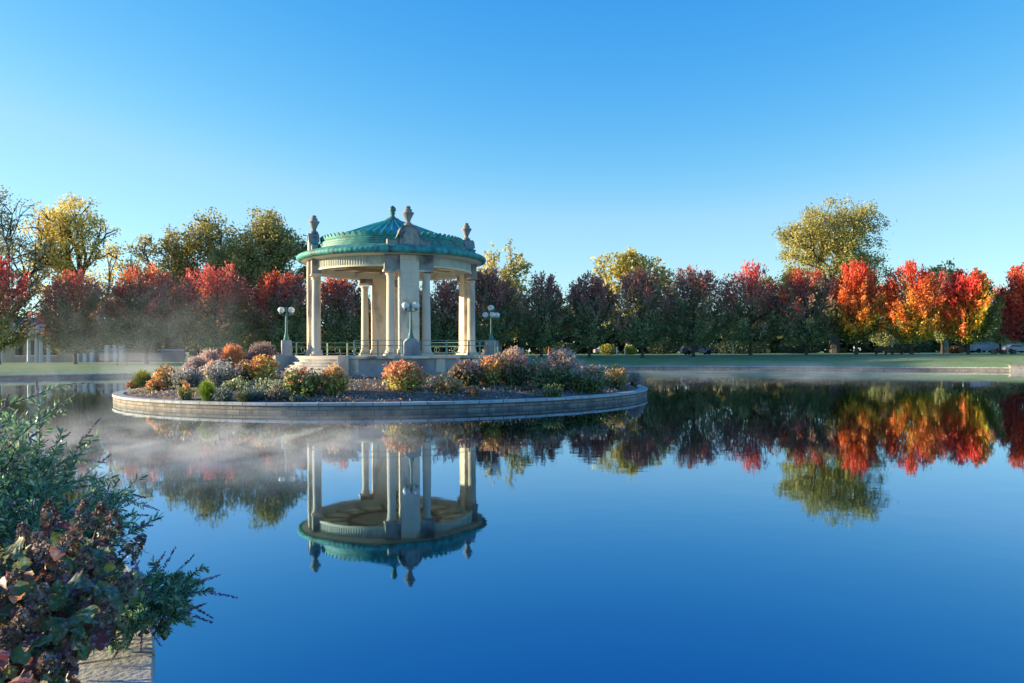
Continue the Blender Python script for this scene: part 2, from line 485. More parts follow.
rr = np.linspace(0, 1, 26)
for k, q in enumerate(rr[1:]):
    for a in ia:
        x, y = IC[0] + (IR - .3) * q * math.cos(a), IC[1] + (IR - .3) * q * math.sin(a)
        vs.append((x, y, iz(x, y) + (random.uniform(-.03, .03) if q < .97 else 0)))
N_ = len(ia)
for k in range(len(rr) - 2):
    for i in range(N_):
        j = (i + 1) % N_
        fs.append((k * N_ + i, k * N_ + j, (k + 1) * N_ + j, (k + 1) * N_ + i))
fs.append(tuple(range(N_)))
g = MB(); g.add(vs, fs)
soil = g.build('island_ground', M['soil'], smooth=True); soil['kind'] = 'structure'

# ---------------------------------------------------------------- bandstand
bs = thing('bandstand', 'round open stone bandstand with green copper roof standing on the island', 'bandstand', (BC[0], BC[1], 0))
PHI = R(19)
ZF = 1.95
ST0, ST1 = R(-62), R(-13)      # the stairs
# podium ring (no steps there), with plinth, panels and coping
g = MB()
g.arc([(0.2, .6), (5.92, .6), (5.92, 1.18), (5.84, 1.22), (5.84, 1.80), (0.2, 1.80)], ST1, ST0 + 2 * math.pi, 90)
pod = g.build('podium', M['podium'], bs, smooth=True)
g = MB(); g.arc([(5.2, 1.803), (5.97, 1.803), (6.0, 1.83), (6.0, 1.915), (5.97, 1.945), (5.2, 1.945)], ST1, ST0 + 2 * math.pi, 90)
g.build('coping', M['stone'], pod, smooth=True)
for a in [R(-9) + k * R(19.5) for k in range(16)]:
    if a > ST0 + 2 * math.pi - .1: break
    g = MB(); g.arc([(5.80, 1.19), (5.905, 1.19), (5.905, 1.80), (5.80, 1.80)], a - R(2.2), a + R(2.2), 4)
    g.build('pilaster', M['stone'], pod, bevel=.01)
g = MB(); g.lathe([(5.195, 1.7), (5.195, ZF), (0, ZF)], 96)
g.build('floor', M['floor'], bs, smooth=True)
st = bpy.data.objects.new('staircase', None); link(st, bs)
for k in range(6):
    z1 = 1.80 + .0 - k * .14 if k else ZF
    r1 = 5.17 + .17 * k
    zt = ZF - (k + 1) * .145
    g = MB(); g.arc([(4.6, .7 - .01 * k), (r1 + .03, .7 - .01 * k), (r1 + .03, zt), (4.6, zt - .002 * k)], ST0 + .002, ST1 - .002, 24)
    g.arc([(r1 - .05, zt - .002), (r1 - .05, zt - .045), (r1 + .065, zt - .045), (r1 + .065, zt - .002)], ST0 + .002, ST1 - .002, 24)
    g.build('step', M['podium'], st)
for a in (ST0, ST1):
    g = MB(); g.arc([(5.15, .7), (6.12, .7), (6.12, 1.98), (5.15, 1.98)], a - R(2.6), a + R(2.6), 4)
    g.build('cheek_block', M['podium'], st, bevel=.02)

# entablature ring, soffit, cornice, drum, roof
g = MB()
NF = 720
g.arc([(3.72, 6.27), (4.10, 6.27), (4.10, 6.74), (3.72, 6.74)], 0, 2 * math.pi, NF, True, rfun=lambda i, k, r: r if (k in (0, 3) or i % 4 < 2) else r - .03)
ent = g.build('entablature', M['fascia'], bs)
g = MB(); g.arc([(4.04, 6.20), (4.135, 6.20), (4.135, 6.285), (4.04, 6.285)], 0, 2 * math.pi, 120, True)
g.build('lower_moulding', M['cream'], ent, smooth=True)
g = MB(); g.arc([(3.7, 6.76), (4.2, 6.70), (4.25, 6.75), (4.70, 6.775), (4.72, 6.79), (3.7, 6.84)], 0, 2 * math.pi, 120, True)
g.build('soffit', M['cream'], bs, smooth=True)
g = MB(); g.arc([(4.60, 6.80), (4.70, 6.765), (4.80, 6.78), (4.87, 6.84), (4.895, 6.92), (4.87, 7.00), (4.80, 7.06), (4.66, 7.12), (4.0, 7.30), (3.9, 7.2)], 0, 2 * math.pi, 480, True, rfun=lambda i, k, r: r + (.007 * math.cos(i * math.pi / 2) if 2 <= k <= 6 else 0))
cor = g.build('cornice', M['copper'], bs, smooth=True)
g = MB(); g.arc([(3.6, 7.2), (3.98, 7.27), (3.98, 7.40), (3.88, 7.43), (3.88, 7.52), (3.78, 7.56), (3.78, 7.64), (3.69, 7.67), (3.66, 7.74), (3.4, 7.76)], 0, 2 * math.pi, 144, True)
g.build('roof_drum', M['copper_dark'], bs, smooth=True)
# cresting: one band whose top rises and falls
NC = 72 * 6
def crest_r(i, k, r): return r
g = MB(); vs, fs = [], []
prof = [0, .10, .20, .24, .20, .10]
for i in range(NC):
    a = 2 * math.pi * i / NC; h = prof[i % 6]
    for r, z in ((3.60, 7.73), (3.68, 7.73), (3.69 + h * .15, 7.78 + h * .85), (3.61 + h * .1, 7.78 + h * .85)):
        vs.append((r * math.sin(a), -r * math.cos(a), z))
for i in range(NC):
    j = (i + 1) % NC
    for k in range(4):
        l = (k + 1) % 4
        fs.append((i * 4 + k, i * 4 + l, j * 4 + l, j * 4 + k))
g.add(vs, fs); g.build('roof_cresting', M['copper'], bs)
# roof: 44 copper trays with standing seams
g = MB(); vs, fs = [], []
cross = [(0, .0), (.72, .0), (.78, .10), (.94, .10)]
NRF = 40
rows = [(3.58, 7.72), (2.8, 8.03), (2.0, 8.34), (1.2, 8.65), (.42, 8.955)]
for i in range(NRF):
    for fx, h in cross:
        a = 2 * math.pi * (i + fx) / NRF
        for r, z in rows:
            hh = h if r > .6 else h * .5
            vs.append((r * math.sin(a), -r * math.cos(a), z + hh))
nA = NRF * 4; nR = len(rows)
for i in range(nA):
    j = (i + 1) % nA
    for k in range(nR - 1):
        fs.append((i * nR + k, j * nR + k, j * nR + k + 1, i * nR + k + 1))
g.add(vs, fs); roof = g.build('roof', M['copper_roof'], bs)
g = MB()
g.lathe([(.52, 8.90), (.50, 8.98), (.40, 9.04), (.30, 9.12), (.17, 9.18), (.11, 9.26), (.10, 9.34), (.15, 9.37), (.15, 9.40), (.10, 9.44), (.15, 9.50), (.185, 9.58), (.17, 9.67), (.10, 9.75), (.03, 9.80), (0, 9.80)], 20)
g.build('finial', M['copper_post'], roof, smooth=True)
# ceiling
g = MB(); g.lathe([(3.74, 6.66), (3.74, 6.60), (2.35, 6.60), (2.33, 6.68), (0, 6.68)], 96, cap=False)
ceil = g.build('ceiling', M['cream'], bs)
g = MB(); g.arc([(2.28, 6.52), (2.48, 6.52), (2.48, 6.70), (2.28, 6.70)], 0, 2 * math.pi, 96, True)
g.build('ceiling_ring', M['cream_dark'], ceil)
for k in range(16):
    a = 2 * math.pi * k / 16 + PHI
    g = MB(); g.box(-.07, .07, -3.73, -2.49, 6.54, 6.61)
    g.build('ceiling_rib', M['cream_dark'], ceil, M=Matrix.Rotation(a, 4, 'Z'))
for k in range(-7, 8):
    x = k * .3; h = math.sqrt(max(0, 2.26 ** 2 - x * x))
    g = MB(); g.box(x - .025, x + .025, -h, h, 6.645, 6.685)
    g.build('ceiling_board_seam', M['cream_dark'], ceil, M=Matrix.Rotation(PHI + .5, 4, 'Z'))

# piers
COLP = [(.29, 0), (.29, .10), (.27, .10), (.285, .15), (.27, .20), (.235, .24), (.245, .27), (.225, .30)]
def column_prof(h):
    p = list(COLP)
    for q in np.linspace(0, 1, 8):
        p.append((.215 - .035 * q ** 1.6, .32 + (h - .32 - .36) * q))
    p += [(.20, h - .35), (.20, h - .32), (.182, h - .30), (.19, h - .22), (.235, h - .12), (.25, h - .10), (.25, h - .07)]
    return p
def make_pier(az):
    Mx = Matrix.Rotation(az, 4, 'Z')      # local: x tangential, -y outward
    g = MB()
    rows_ = [(ZF, 0)]
    for z in np.arange(2.70, 6.6, .63): rows_ += [(z - .018, 0), (z - .012, .016), (z + .012, .016), (z + .018, 0)]
    rows_ += [(6.72, 0)]
    vs_, fs_ = [], []
    for z, i_ in rows_: vs_ += [(-.45 + i_, -4.36 + i_, z), (.45 - i_, -4.36 + i_, z), (.45 - i_, -3.74 - i_, z), (-.45 + i_, -3.74 - i_, z)]
    for q in range(len(rows_) - 1):
        for k in range(4): fs_.append((q * 4 + k, q * 4 + (k + 1) % 4, q * 4 + 4 + (k + 1) % 4, q * 4 + 4 + k))
    fs_ += [(3, 2, 1, 0), tuple(len(vs_) - 4 + k for k in range(4))]
    g.add(vs_, fs_)
    pier = g.build('pier', M['stone'], bs, M=Mx)
    g = MB(); g.box(-.50, .50, -4.42, -3.68, ZF + .001, ZF + .30); g.build('plinth', M['stone'], pier, bevel=.02, M=Mx)
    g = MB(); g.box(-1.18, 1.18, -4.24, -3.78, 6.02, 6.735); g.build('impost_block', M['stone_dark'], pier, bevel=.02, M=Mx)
    g = MB(); g.box(-1.22, 1.22, -4.28, -3.76, 5.93, 6.03); g.build('abacus', M['stone'], pier, bevel=.015, M=Mx)
    for sx in (-.86, .86):
        g = MB(); g.lathe(column_prof(5.93 - ZF - .0), 24, (sx, -4.02), ZF)
        col = g.build('column', M['column'], pier, smooth=True, M=Mx)
        g = MB(); g.box(sx - .31, sx + .31, -4.33, -3.71, ZF + .002, ZF + .085); g.build('column_base', M['stone'], pier, bevel=.01, M=Mx)
    # pediment above the cornice: arched centre block with scrolled wings
    top = [(.46 * math.cos(t), 7.74 + .38 * math.sin(t)) for t in np.linspace(0, math.pi, 13)]
    poly = [(-.48, 7.10), (.48, 7.10)] + top
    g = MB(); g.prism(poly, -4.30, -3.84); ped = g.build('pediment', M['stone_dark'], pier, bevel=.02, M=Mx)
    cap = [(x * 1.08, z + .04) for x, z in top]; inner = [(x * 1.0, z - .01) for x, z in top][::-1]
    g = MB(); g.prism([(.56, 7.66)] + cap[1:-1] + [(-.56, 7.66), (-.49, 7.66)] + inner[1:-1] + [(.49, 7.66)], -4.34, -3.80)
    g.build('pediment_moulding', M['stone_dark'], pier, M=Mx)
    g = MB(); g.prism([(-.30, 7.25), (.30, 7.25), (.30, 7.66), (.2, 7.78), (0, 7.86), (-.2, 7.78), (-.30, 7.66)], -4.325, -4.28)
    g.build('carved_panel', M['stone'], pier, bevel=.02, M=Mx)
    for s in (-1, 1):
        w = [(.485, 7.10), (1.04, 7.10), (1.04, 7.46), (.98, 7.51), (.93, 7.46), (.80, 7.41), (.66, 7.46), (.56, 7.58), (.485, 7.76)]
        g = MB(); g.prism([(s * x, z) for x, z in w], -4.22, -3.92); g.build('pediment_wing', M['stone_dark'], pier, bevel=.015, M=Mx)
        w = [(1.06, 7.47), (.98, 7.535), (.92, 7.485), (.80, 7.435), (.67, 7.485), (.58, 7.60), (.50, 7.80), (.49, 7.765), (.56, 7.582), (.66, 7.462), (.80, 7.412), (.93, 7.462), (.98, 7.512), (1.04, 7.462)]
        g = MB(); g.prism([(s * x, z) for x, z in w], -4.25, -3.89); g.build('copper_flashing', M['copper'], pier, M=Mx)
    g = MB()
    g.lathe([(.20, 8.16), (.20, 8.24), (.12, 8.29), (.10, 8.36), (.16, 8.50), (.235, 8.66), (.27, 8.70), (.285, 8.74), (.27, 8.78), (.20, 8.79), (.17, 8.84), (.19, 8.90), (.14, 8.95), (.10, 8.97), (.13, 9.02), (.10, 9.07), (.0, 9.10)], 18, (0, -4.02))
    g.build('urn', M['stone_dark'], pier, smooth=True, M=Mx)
for k in range(4):
    make_pier(PHI + k * math.pi / 2)

# railings: arcs of top and lower rail, posts, a ring in each bay
def make_railing(a0, a1, r=5.52):
    g = MB()
    for z in (2.66, 2.42, 2.06):
        g.arc([(r - .018, z - .015), (r + .018, z - .015), (r + .018, z + .015), (r - .018, z + .015)], a0, a1, 40)
    nb = max(1, round((a1 - a0) * r / 1.25))
    rail = g.build('railing', M['rail'], bs)
    for i in range(nb + 1):
        a = a0 + (a1 - a0) * i / nb
        g = MB(); g.arc([(r - .03, ZF - .01), (r + .03, ZF - .01), (r + .03, 2.638), (r - .03, 2.638)], a - .006, a + .006, 1); g.build('post', M['rail'], rail)
        if i < nb:
            am = a + (a1 - a0) / nb / 2
            g = MB(); pts = []
            for t in np.linspace(0, 2 * math.pi, 17):
                aa = am + .16 * math.cos(t) / r
                pts.append((r * math.sin(aa), -r * math.cos(aa), 2.24 + .16 * math.sin(t)))
            g.tube(pts, .014, 5, cap=False); g.build('ring_ornament', M['rail'], rail)
G = R(4.2)
make_railing(ST1 + R(2.8), R(17) - G); make_railing(R(17) + G, R(109) - G)
make_railing(R(109) + G, R(199) - G); make_railing(R(199) + G, R(289) - G)

# lamps: each stands on the terrace edge
def make_lamp(az, globes, label):
    r = 5.40 if az != R(17) else 5.45
    loc = (BC[0] + r * math.sin(az), BC[1] - r * math.cos(az), ZF - .005)
    t = thing('lamp_post', label, 'lamp post', loc, az, 'lamp posts round the bandstand terrace')
    g = MB()
    pr = [(-.36, 0), (.36, 0), (.36, .55), (.30, .66), (.20, .78), (.14, .80), (-.14, .80), (-.20, .78), (-.30, .66), (-.36, .55)]
    g.prism(pr, -.24, .24); g.build('pedestal', M['podium'], t, bevel=.03)
    g = MB(); g.box(-.40, .40, -.28, .28, -.10, .10); g.build('pedestal_base', M['podium'], t, bevel=.02)
    g = MB()
    g.lathe([(.14, .80), (.15, .86), (.11, .92), (.12, .97), (.075, 1.08), (.06, 1.25), (.05, 1.7), (.045, 2.18), (.07, 2.20), (.07, 2.24), (.045, 2.27), (.04, 2.40), (.02, 2.44), (0, 2.46)], 14)
    g.build('post', M['copper_post'], t, smooth=True)
    for gx, gy, gz_ in globes:
        g = MB()
        d = math.hypot(gx, gy)
        if d > .01:
            pts = [(gx * q, gy * q, 2.10 + (gz_ - .24 - 2.10) * q + -.05 * math.sin(q * math.pi)) for q in np.linspace(0, 1, 7)]
            g.tube(pts, .022, 6); g.build('arm', M['copper_post'], t, smooth=True)
        g = MB(); g.lathe([(.04, -.24), (.09, -.20), (.095, -.16), (.07, -.15)], 12, (gx, gy), gz_); g.build('globe_holder', M['copper_post'], t, smooth=True)
        g = MB(); g.lathe([(.065, -.15), (.13, -.11), (.168, -.04), (.172, .02), (.145, .08), (.09, .125), (.035, .14), (0, .142)], 18, (gx, gy), gz_); g.build('lamp_globe', M['globe'], t, smooth=True)
make_lamp(R(-71), [(0, -.24, 2.32), (0, .24, 2.32)], 'green twin globe lamp post left of the bandstand stairs')
make_lamp(R(17), [(-.24, 0, 2.32), (.24, 0, 2.32)], 'green twin globe lamp post on wide pedestal before the front pier')
make_lamp(R(109), [(.05, -.34, 2.18), (-.05, .34, 2.18), (-.28, 0, 2.18), (0, 0, 2.58)], 'green lamp post with white globe cluster at right end of the terrace')

exec_rest = True
# ---------------------------------------------------------------- trees
def trunk_part(parent, H, r0, mat, limbs, lean=(0, 0)):
    g = MB()
    pts = [(lean[0] * q, lean[1] * q, H * q) for q in (0, .02, .08, .3, .6, 1)]
    g.tube(pts, [r0 * 1.6, r0 * 1.25, r0, r0 * .85, r0 * .55, r0 * .12], 8)
    for pts, rad_ in limbs:
        g.tube(pts, rad_, 4, cap=False)
    return g.build('trunk', mat, parent, smooth=True)

def maple(px, topy, wpx, Y, pal, label, side=0.0, nleaf=6500, dens=1.0, leafs=.24, seed=0, jit=.15, group='maples in a row behind the pond', front=0.0):
    """flame-shaped maple: upswept limbs, leaves bunched along their outer halves; pal = leaf colour by height (0 foot, 1 tip)"""
    top = P(px, topy, Y)
    x, y = top[0], Y
    z0 = float(gz(x, y)) - .08
    H = top[2] - z0; Wd = (1.1 if px < 830 else .97) * wpx / F * Y
    t = thing('maple_tree', label, 'tree', (x, y, z0), rng.uniform(0, 6), group)
    rz = t.rotation_euler[2]
    cb = .16 * H
    nl = 130
    limbs, cen, ax, off = [], [], [], []
    per = int(nleaf * dens / nl)
    def env(q):   # crown radius at height fraction q of the crown
        return .5 * Wd * np.clip(np.sin(np.pi * np.clip(q, 0, 1) ** .74) ** .5, 0.06, 1)
    for i in range(nl):
        a = rng.uniform(0, 2 * math.pi)
        q1 = rng.beta(1.25, 1.15) * 1.0
        r1 = env(q1) * rng.uniform(.72, 1.08)
        q0 = max(0.0, q1 - rng.uniform(.18, .45)) * .8
        p0 = np.array([0, 0, cb + (H - cb) * q0 * .9])
        p1 = np.array([r1 * math.cos(a), r1 * math.sin(a), cb + (H - cb) * q1 * .97])
        pm = (p0 + p1) / 2 + np.array([math.cos(a), math.sin(a), -.3]) * r1 * .13
        if i % 2 == 0: limbs.append(([p0, pm, p1], [.05, .035, .012]))
        s = rng.beta(2.2, 1.3, per) * 1.0 + .08
        s = s[:, None]
        c = (1 - s) ** 2 * p0 + 2 * s * (1 - s) * pm + s * s * p1
        sp = .026 * Wd + .045 * Wd * (1 - s)
        c = c + rng.normal(size=(per, 3)) * sp
        cen.append(c); ax.append(np.repeat((p1 - p0)[None] + np.array([[0, 0, .6]]), per, 0)); off.append(np.full(per, rng.normal() * jit))
    cen = np.concatenate(cen); ax = np.concatenate(ax); off = np.concatenate(off)
    cen[:, 2] = np.maximum(cen[:, 2], cb * .8)
    rad3 = cen - np.array([0, 0, cb + (H - cb) * .35]); rad3[:, 2] *= .5
    V = cards(cen, leafs * 1.6, leafs * .68, ax, .8, face=unit(rad3) + np.array([0, 0, .45]))
    ca, sa = math.cos(rz), math.sin(rz)
    xr = (cen[:, 0] * ca - cen[:, 1] * sa) / (Wd * .5)
    yr = (cen[:, 0] * sa + cen[:, 1] * ca) / (Wd * .5)
    sc = (cen[:, 2] - cb) / (H - cb) + off - side * xr - front * yr + rng.normal(size=len(cen)) * .09
    col = mixpal(sc, pal) * rng.uniform(.6, 1.4, (len(cen), 1)) * np.clip(1 + off[:, None] * 1.3, .5, 1.5)
    quads_mesh('crown', V, col, M['leaf'], t)
    trunk_part(t, H * .75, .022 * H * .75, M['bark'], limbs)
    return t

DG, MG, YG = (.165, .20, .09), (.21, .22, .085), (.22, .22, .03)
MAR, DRED, CRIM, RED, ORA, YEL = (.35, .11, .085), (.36, .065, .05), (.44, .06, .05), (.48, .085, .03), (.52, .20, .035), (.50, .33, .05)
PUR = (.28, .155, .11)
dark = [(0, DG), (.35, (.20, .195, .085)), (.6, PUR), (.85, MAR), (1.1, (.34, .13, .10))]
darkred = [(0, DG), (.32, MG), (.52, PUR), (.70, MAR), (.86, DRED), (1.15, CRIM)]
redtop = [(0, DG), (.40, (.17, .17, .075)), (.58, PUR), (.76, MAR), (.9, (.34, .055, .035)), (1.06, (.42, .085, .03)), (1.25, (.58, .14, .03))]
bright = [(-.2, DG), (.0, (.14, .18, .03)), (.16, (.55, .40, .04)), (.36, ORA), (.62, (.46, .13, .035)), (.85, RED), (1.1, (.52, .06, .04))]
half = [(-.3, DG), (.0, (.10, .14, .03)), (.2, (.26, .30, .04)), (.38, (.6, .42, .04)), (.58, ORA), (.8, RED), (1.1, (.5, .06, .04))]
MAPLES = [
 (-2, 256, 66, 86, darkred, 'crimson topped maple cut off by the left edge of the photo', .0),
 (75, 270, 68, 88, redtop, 'dark maple with orange fringe left of the mist, before the pavilion', .28),
 (146, 264, 78, 87, redtop, 'broad maple with orange red top standing in the rising mist', .1),
 (215, 262, 84, 90, darkred, 'wide crimson topped maple behind the pale grasses of the island', .05),
 (283, 269, 66, 91, redtop, 'maple with glowing red tips just left of the bandstand', .22),
 (341, 274, 66, 94, redtop, 'red crowned maple seen through the left bay of the bandstand', .05),
 (396, 276, 62, 99, dark, 'dark maple seen behind the front pier of the bandstand', 0),
 (441, 274, 58, 102, dark, 'dark maple seen through the right bay of the bandstand', 0),
 (490, 268, 56, 104, dark, 'dark maroon maple just right of the bandstand roof', 0),
 (541, 272, 52, 104, dark, 'slim purple brown maple right of the globe cluster lamp', 0),
 (589, 272, 50, 104, dark, 'dark purple maple above the yellow bush and parked silver car', 0),
 (642, 268, 62, 103, dark, 'dark maple with greenish grey foot beside the pale tree tops', 0),
 (693, 264, 62, 103, dark, 'dark maple rising behind the frosted parked car', -.05),
 (750, 263, 68, 103, darkred, 'dark maple with crimson crown tips left of the tall cottonwood', -.08),
 (806, 268, 68, 101, redtop, 'dark maple with an orange red flank under the cottonwood', .18),
 (856, 260, 57, 99, bright, 'bright orange red maple at the right foot of the cottonwood', .02),
 (911, 261, 66, 97, bright, 'wide flame coloured maple, red above and yellow below, by the benches', .05),
 (968, 267, 60, 95, half, 'maple orange on its left half and green on its right', .75),
 (1026, 261, 56, 95, [(0, MAR), (.2, CRIM), (.5, (.50, .07, .04)), (.8, RED), (1.1, RED)], 'scarlet maple cut off by the right edge of the photo', .1),
]
for i, (px, ty, w, Y, pal, lab, side) in enumerate(MAPLES):
    maple(px, ty, w, Y, pal, lab, side, nleaf=13000 if i != 0 else 9000)
maple(942, 268, 34, 114, darkred, 'dark red maple half hidden behind the flame coloured maple', 0, group='maples behind the front row')
maple(1000, 285, 50, 116, dark, 'dark maple in the gap before the scarlet maple at right', 0, group='maples behind the front row')
maple(885, 285, 50, 118, dark, 'dark maple in the gap between two orange maples', 0, group='maples behind the front row')
maple(246, 288, 44, 102, dark, 'dark maple in the gap behind two crimson maples at left', 0, group='maples behind the front row')

def big_tree(name, x0px, x1px, topy, Y, pal, label, nleaf, leafs, bark, seed, cb=.22, levels=4, clump=1.0, group=None, droop=0, gap=0.0, egg=.62, fill=0, limb=1.0):
    """old spreading tree: forking limbs scaled into the crown's outline, leaves in clumps round the twigs"""
    r_ = np.random.default_rng(seed)
    cxp = (x0px + x1px) / 2
    top = P(cxp, topy, Y); x = top[0]
    z0 = float(gz(x, Y)) - .1
    H = top[2] - z0; Wd = (x1px - x0px) / F * Y
    segs, tips = [], []
    def grow(p, d, L, rad_, lev):
        n_ = 4; pts = [p]; q = p.copy(); dd = d.copy()
        for k in range(n_):
            dd = unit(dd + r_.normal(size=3) * .16 + np.array([0, 0, .05 - droop * .05 * lev]))
            q = q + dd * L / n_; pts.append(q.copy())
        if 2 <= lev < levels: tips.append((pts[2], dd)); tips.append((pts[3], dd))
        segs.append((pts, [rad_ * (1 - .45 * k / n_) for k in range(n_ + 1)], lev))
        if lev >= levels:
            tips.append((pts[-1], dd)); tips.append((pts[-2], dd)); return
        if lev == 0:
            for b in range(9):
                f_ = .28 + .72 * b / 8
                i = min(int(f_ * n_), n_ - 1); bp = pts[i] + (pts[i + 1] - pts[i]) * (f_ * n_ - i)
                a = b * 2.4 + r_.uniform(-.4, .4); ang = R(68) - R(58) * ((f_ - .28) / .72) ** 1.5
                nd = np.array([math.sin(ang) * math.cos(a), math.sin(ang) * math.sin(a), math.cos(ang)])
                grow(np.array(bp), nd, L * (.62 - .10 * f_) * r_.uniform(.8, 1.15), rad_ * .5, 1)
            return
        nb = [4, 3, 3, 3, 3][min(lev, 4)] + (1 if r_.random() < .4 else 0)
        for b in range(nb):
            ang = r_.uniform(.35, .95)
            perp = unit(np.cross(dd, r_.normal(size=3)))
            nd = unit(dd * math.cos(ang) + perp * math.sin(ang))
            if nd[2] < -.1: nd[2] = abs(nd[2]) * .3
            bp = pts[-1] if b < 2 else pts[r_.integers(2, n_ + 1)]
            grow(np.array(bp), nd, L * r_.uniform(.62, .85), rad_ * (.62 if b == 0 else .48), lev + 1)
    grow(np.zeros(3), np.array([0, 0, 1.0]), 1.0, .085, 0)
    T = np.array([t_[0] for t_ in tips]); D = np.array([t_[1] for t_ in tips])
    # scale into the outline
    lo = np.percentile(T, 2, axis=0); hi = np.percentile(T, 98, axis=0)
    sxy = Wd / max(hi[0] - lo[0], .1); sy_ = .9 * Wd / max(hi[1] - lo[1], .1)
    szc = H * .97 / T[:, 2].max()
    S = np.array([sxy, sy_, szc]); sh = np.array([-(lo[0] + hi[0]) / 2, -(lo[1] + hi[1]) / 2, 0])
    zmax = T[:, 2].max()
    # round the crown off: each level's reach is drawn towards an egg-shaped outline
    zq = np.linspace(.2, 1.0, 9); sc_ = []
    Tr = (T + sh) * S; rr_ = np.hypot(Tr[:, 0], Tr[:, 1]); zz_ = T[:, 2] / zmax
    for zc in zq:
        w_ = np.abs(zz_ - zc) < .09
        have = np.percentile(rr_[w_], 92) if w_.sum() > 3 else Wd * .3
        want = .5 * Wd * math.sqrt(max(.04, 1 - ((zc - egg) / (.52 if zc < egg else 1.03 - egg)) ** 2))
        sc_.append(np.clip(want / max(have, .3), .55, 2.2))
    def tr(p):
        p = np.asarray(p, float); f_ = np.clip(p[..., 2:3] / zmax * 2.0, 0, 1)
        o_ = (p + sh * f_) * S
        k_ = np.interp(p[..., 2] / zmax, zq, sc_)
        o_[..., 0] = o_[..., 0] * k_; o_[..., 1] = o_[..., 1] * k_
        return o_
    t = thing(name, label, 'tree', (x, Y, z0), 0, group)
    g = MB()
    for pts, rd, lev in segs:
        k = szc
        g.tube([tr(p) for p in pts], [max(r1 * k * (.8 * limb if lev else 1.0) , .02) for r1 in rd], 7 if lev < 2 else 4, cap=False)
    g.build('trunk', bark, t, smooth=True)
    Tt = tr(T)
    keep = (r_.random(len(Tt)) > gap) & (np.hypot(Tt[:, 0], Tt[:, 1]) < .54 * Wd)
    Tt = Tt[keep]; D = D[keep]
    if fill:                                    # twigs too fine to build one by one: leaf clumps through the outer crown
        fd = unit(r_.normal(size=(fill, 3))); fq = r_.uniform(.55, 1.0, (fill, 1))
        fp = fd * fq * np.array([Wd * .47, Wd * .43, H * .38]) + np.array([0, 0, H * .60])
        Tt = np.concatenate([Tt, fp]); D = np.concatenate([D, fd])
    per = max(4, nleaf // len(Tt))
    off = r_.normal(size=len(Tt)) * .18
    sp = Wd * .028 * clump
    cen = (Tt[:, None] + r_.normal(size=(len(Tt), per, 3)) * sp * np.array([1, 1, .75])).reshape(-1, 3)
    ax = np.repeat(D, per, 0); off = np.repeat(off, per)
    rad3 = cen - np.array([0, 0, H * .5])
    V = cards(cen, leafs * 1.3, leafs * .85, ax, 1.6, face=unit(rad3) + np.array([0, 0, .4]) + .5 * r_.normal(size=(len(Tt), 3)).repeat(per, 0))
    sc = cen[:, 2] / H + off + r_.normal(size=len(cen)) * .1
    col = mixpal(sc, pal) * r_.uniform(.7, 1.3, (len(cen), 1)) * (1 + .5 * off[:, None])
    quads_mesh('crown', V, col, M['leaf_far'], t)
    return t

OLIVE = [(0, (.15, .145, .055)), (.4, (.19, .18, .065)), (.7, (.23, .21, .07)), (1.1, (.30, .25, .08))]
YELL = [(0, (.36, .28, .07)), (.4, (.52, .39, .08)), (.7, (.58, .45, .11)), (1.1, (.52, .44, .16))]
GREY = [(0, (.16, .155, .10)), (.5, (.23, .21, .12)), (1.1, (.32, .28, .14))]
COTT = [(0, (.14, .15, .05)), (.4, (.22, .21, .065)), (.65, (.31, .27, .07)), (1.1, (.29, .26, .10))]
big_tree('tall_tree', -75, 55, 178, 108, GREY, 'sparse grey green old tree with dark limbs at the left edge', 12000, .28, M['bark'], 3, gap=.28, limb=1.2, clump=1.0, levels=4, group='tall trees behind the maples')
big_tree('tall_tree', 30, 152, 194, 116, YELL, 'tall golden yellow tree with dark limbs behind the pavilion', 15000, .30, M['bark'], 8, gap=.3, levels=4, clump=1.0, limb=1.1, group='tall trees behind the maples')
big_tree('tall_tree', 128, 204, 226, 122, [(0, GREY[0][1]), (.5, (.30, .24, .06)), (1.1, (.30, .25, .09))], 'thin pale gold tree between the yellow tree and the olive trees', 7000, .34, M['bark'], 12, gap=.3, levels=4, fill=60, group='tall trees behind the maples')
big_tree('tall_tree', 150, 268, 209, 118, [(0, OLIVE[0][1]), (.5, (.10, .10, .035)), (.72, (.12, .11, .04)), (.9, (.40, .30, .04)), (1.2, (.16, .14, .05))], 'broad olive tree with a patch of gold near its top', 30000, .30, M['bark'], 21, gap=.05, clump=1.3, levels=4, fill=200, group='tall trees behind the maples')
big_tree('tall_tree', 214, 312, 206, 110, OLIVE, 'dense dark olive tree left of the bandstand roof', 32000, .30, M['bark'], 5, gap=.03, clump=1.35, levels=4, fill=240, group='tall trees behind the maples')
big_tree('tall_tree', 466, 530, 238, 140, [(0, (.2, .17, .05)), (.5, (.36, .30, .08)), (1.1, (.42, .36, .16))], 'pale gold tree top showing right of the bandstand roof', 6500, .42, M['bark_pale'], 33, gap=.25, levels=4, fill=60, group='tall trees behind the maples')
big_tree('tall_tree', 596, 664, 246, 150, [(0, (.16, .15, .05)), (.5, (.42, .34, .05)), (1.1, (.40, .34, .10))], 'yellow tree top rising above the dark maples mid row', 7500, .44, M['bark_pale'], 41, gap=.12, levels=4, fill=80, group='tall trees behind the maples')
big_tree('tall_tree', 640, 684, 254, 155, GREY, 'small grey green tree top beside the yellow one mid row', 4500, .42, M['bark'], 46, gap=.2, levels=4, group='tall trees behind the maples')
big_tree('cottonwood_tree', 782, 886, 193, 150, COTT, 'huge yellow green cottonwood towering over the right hand maples', 46000, .31, M['bark'], 52, gap=.06, levels=4, clump=1.15, fill=260, group='tall trees behind the maples')
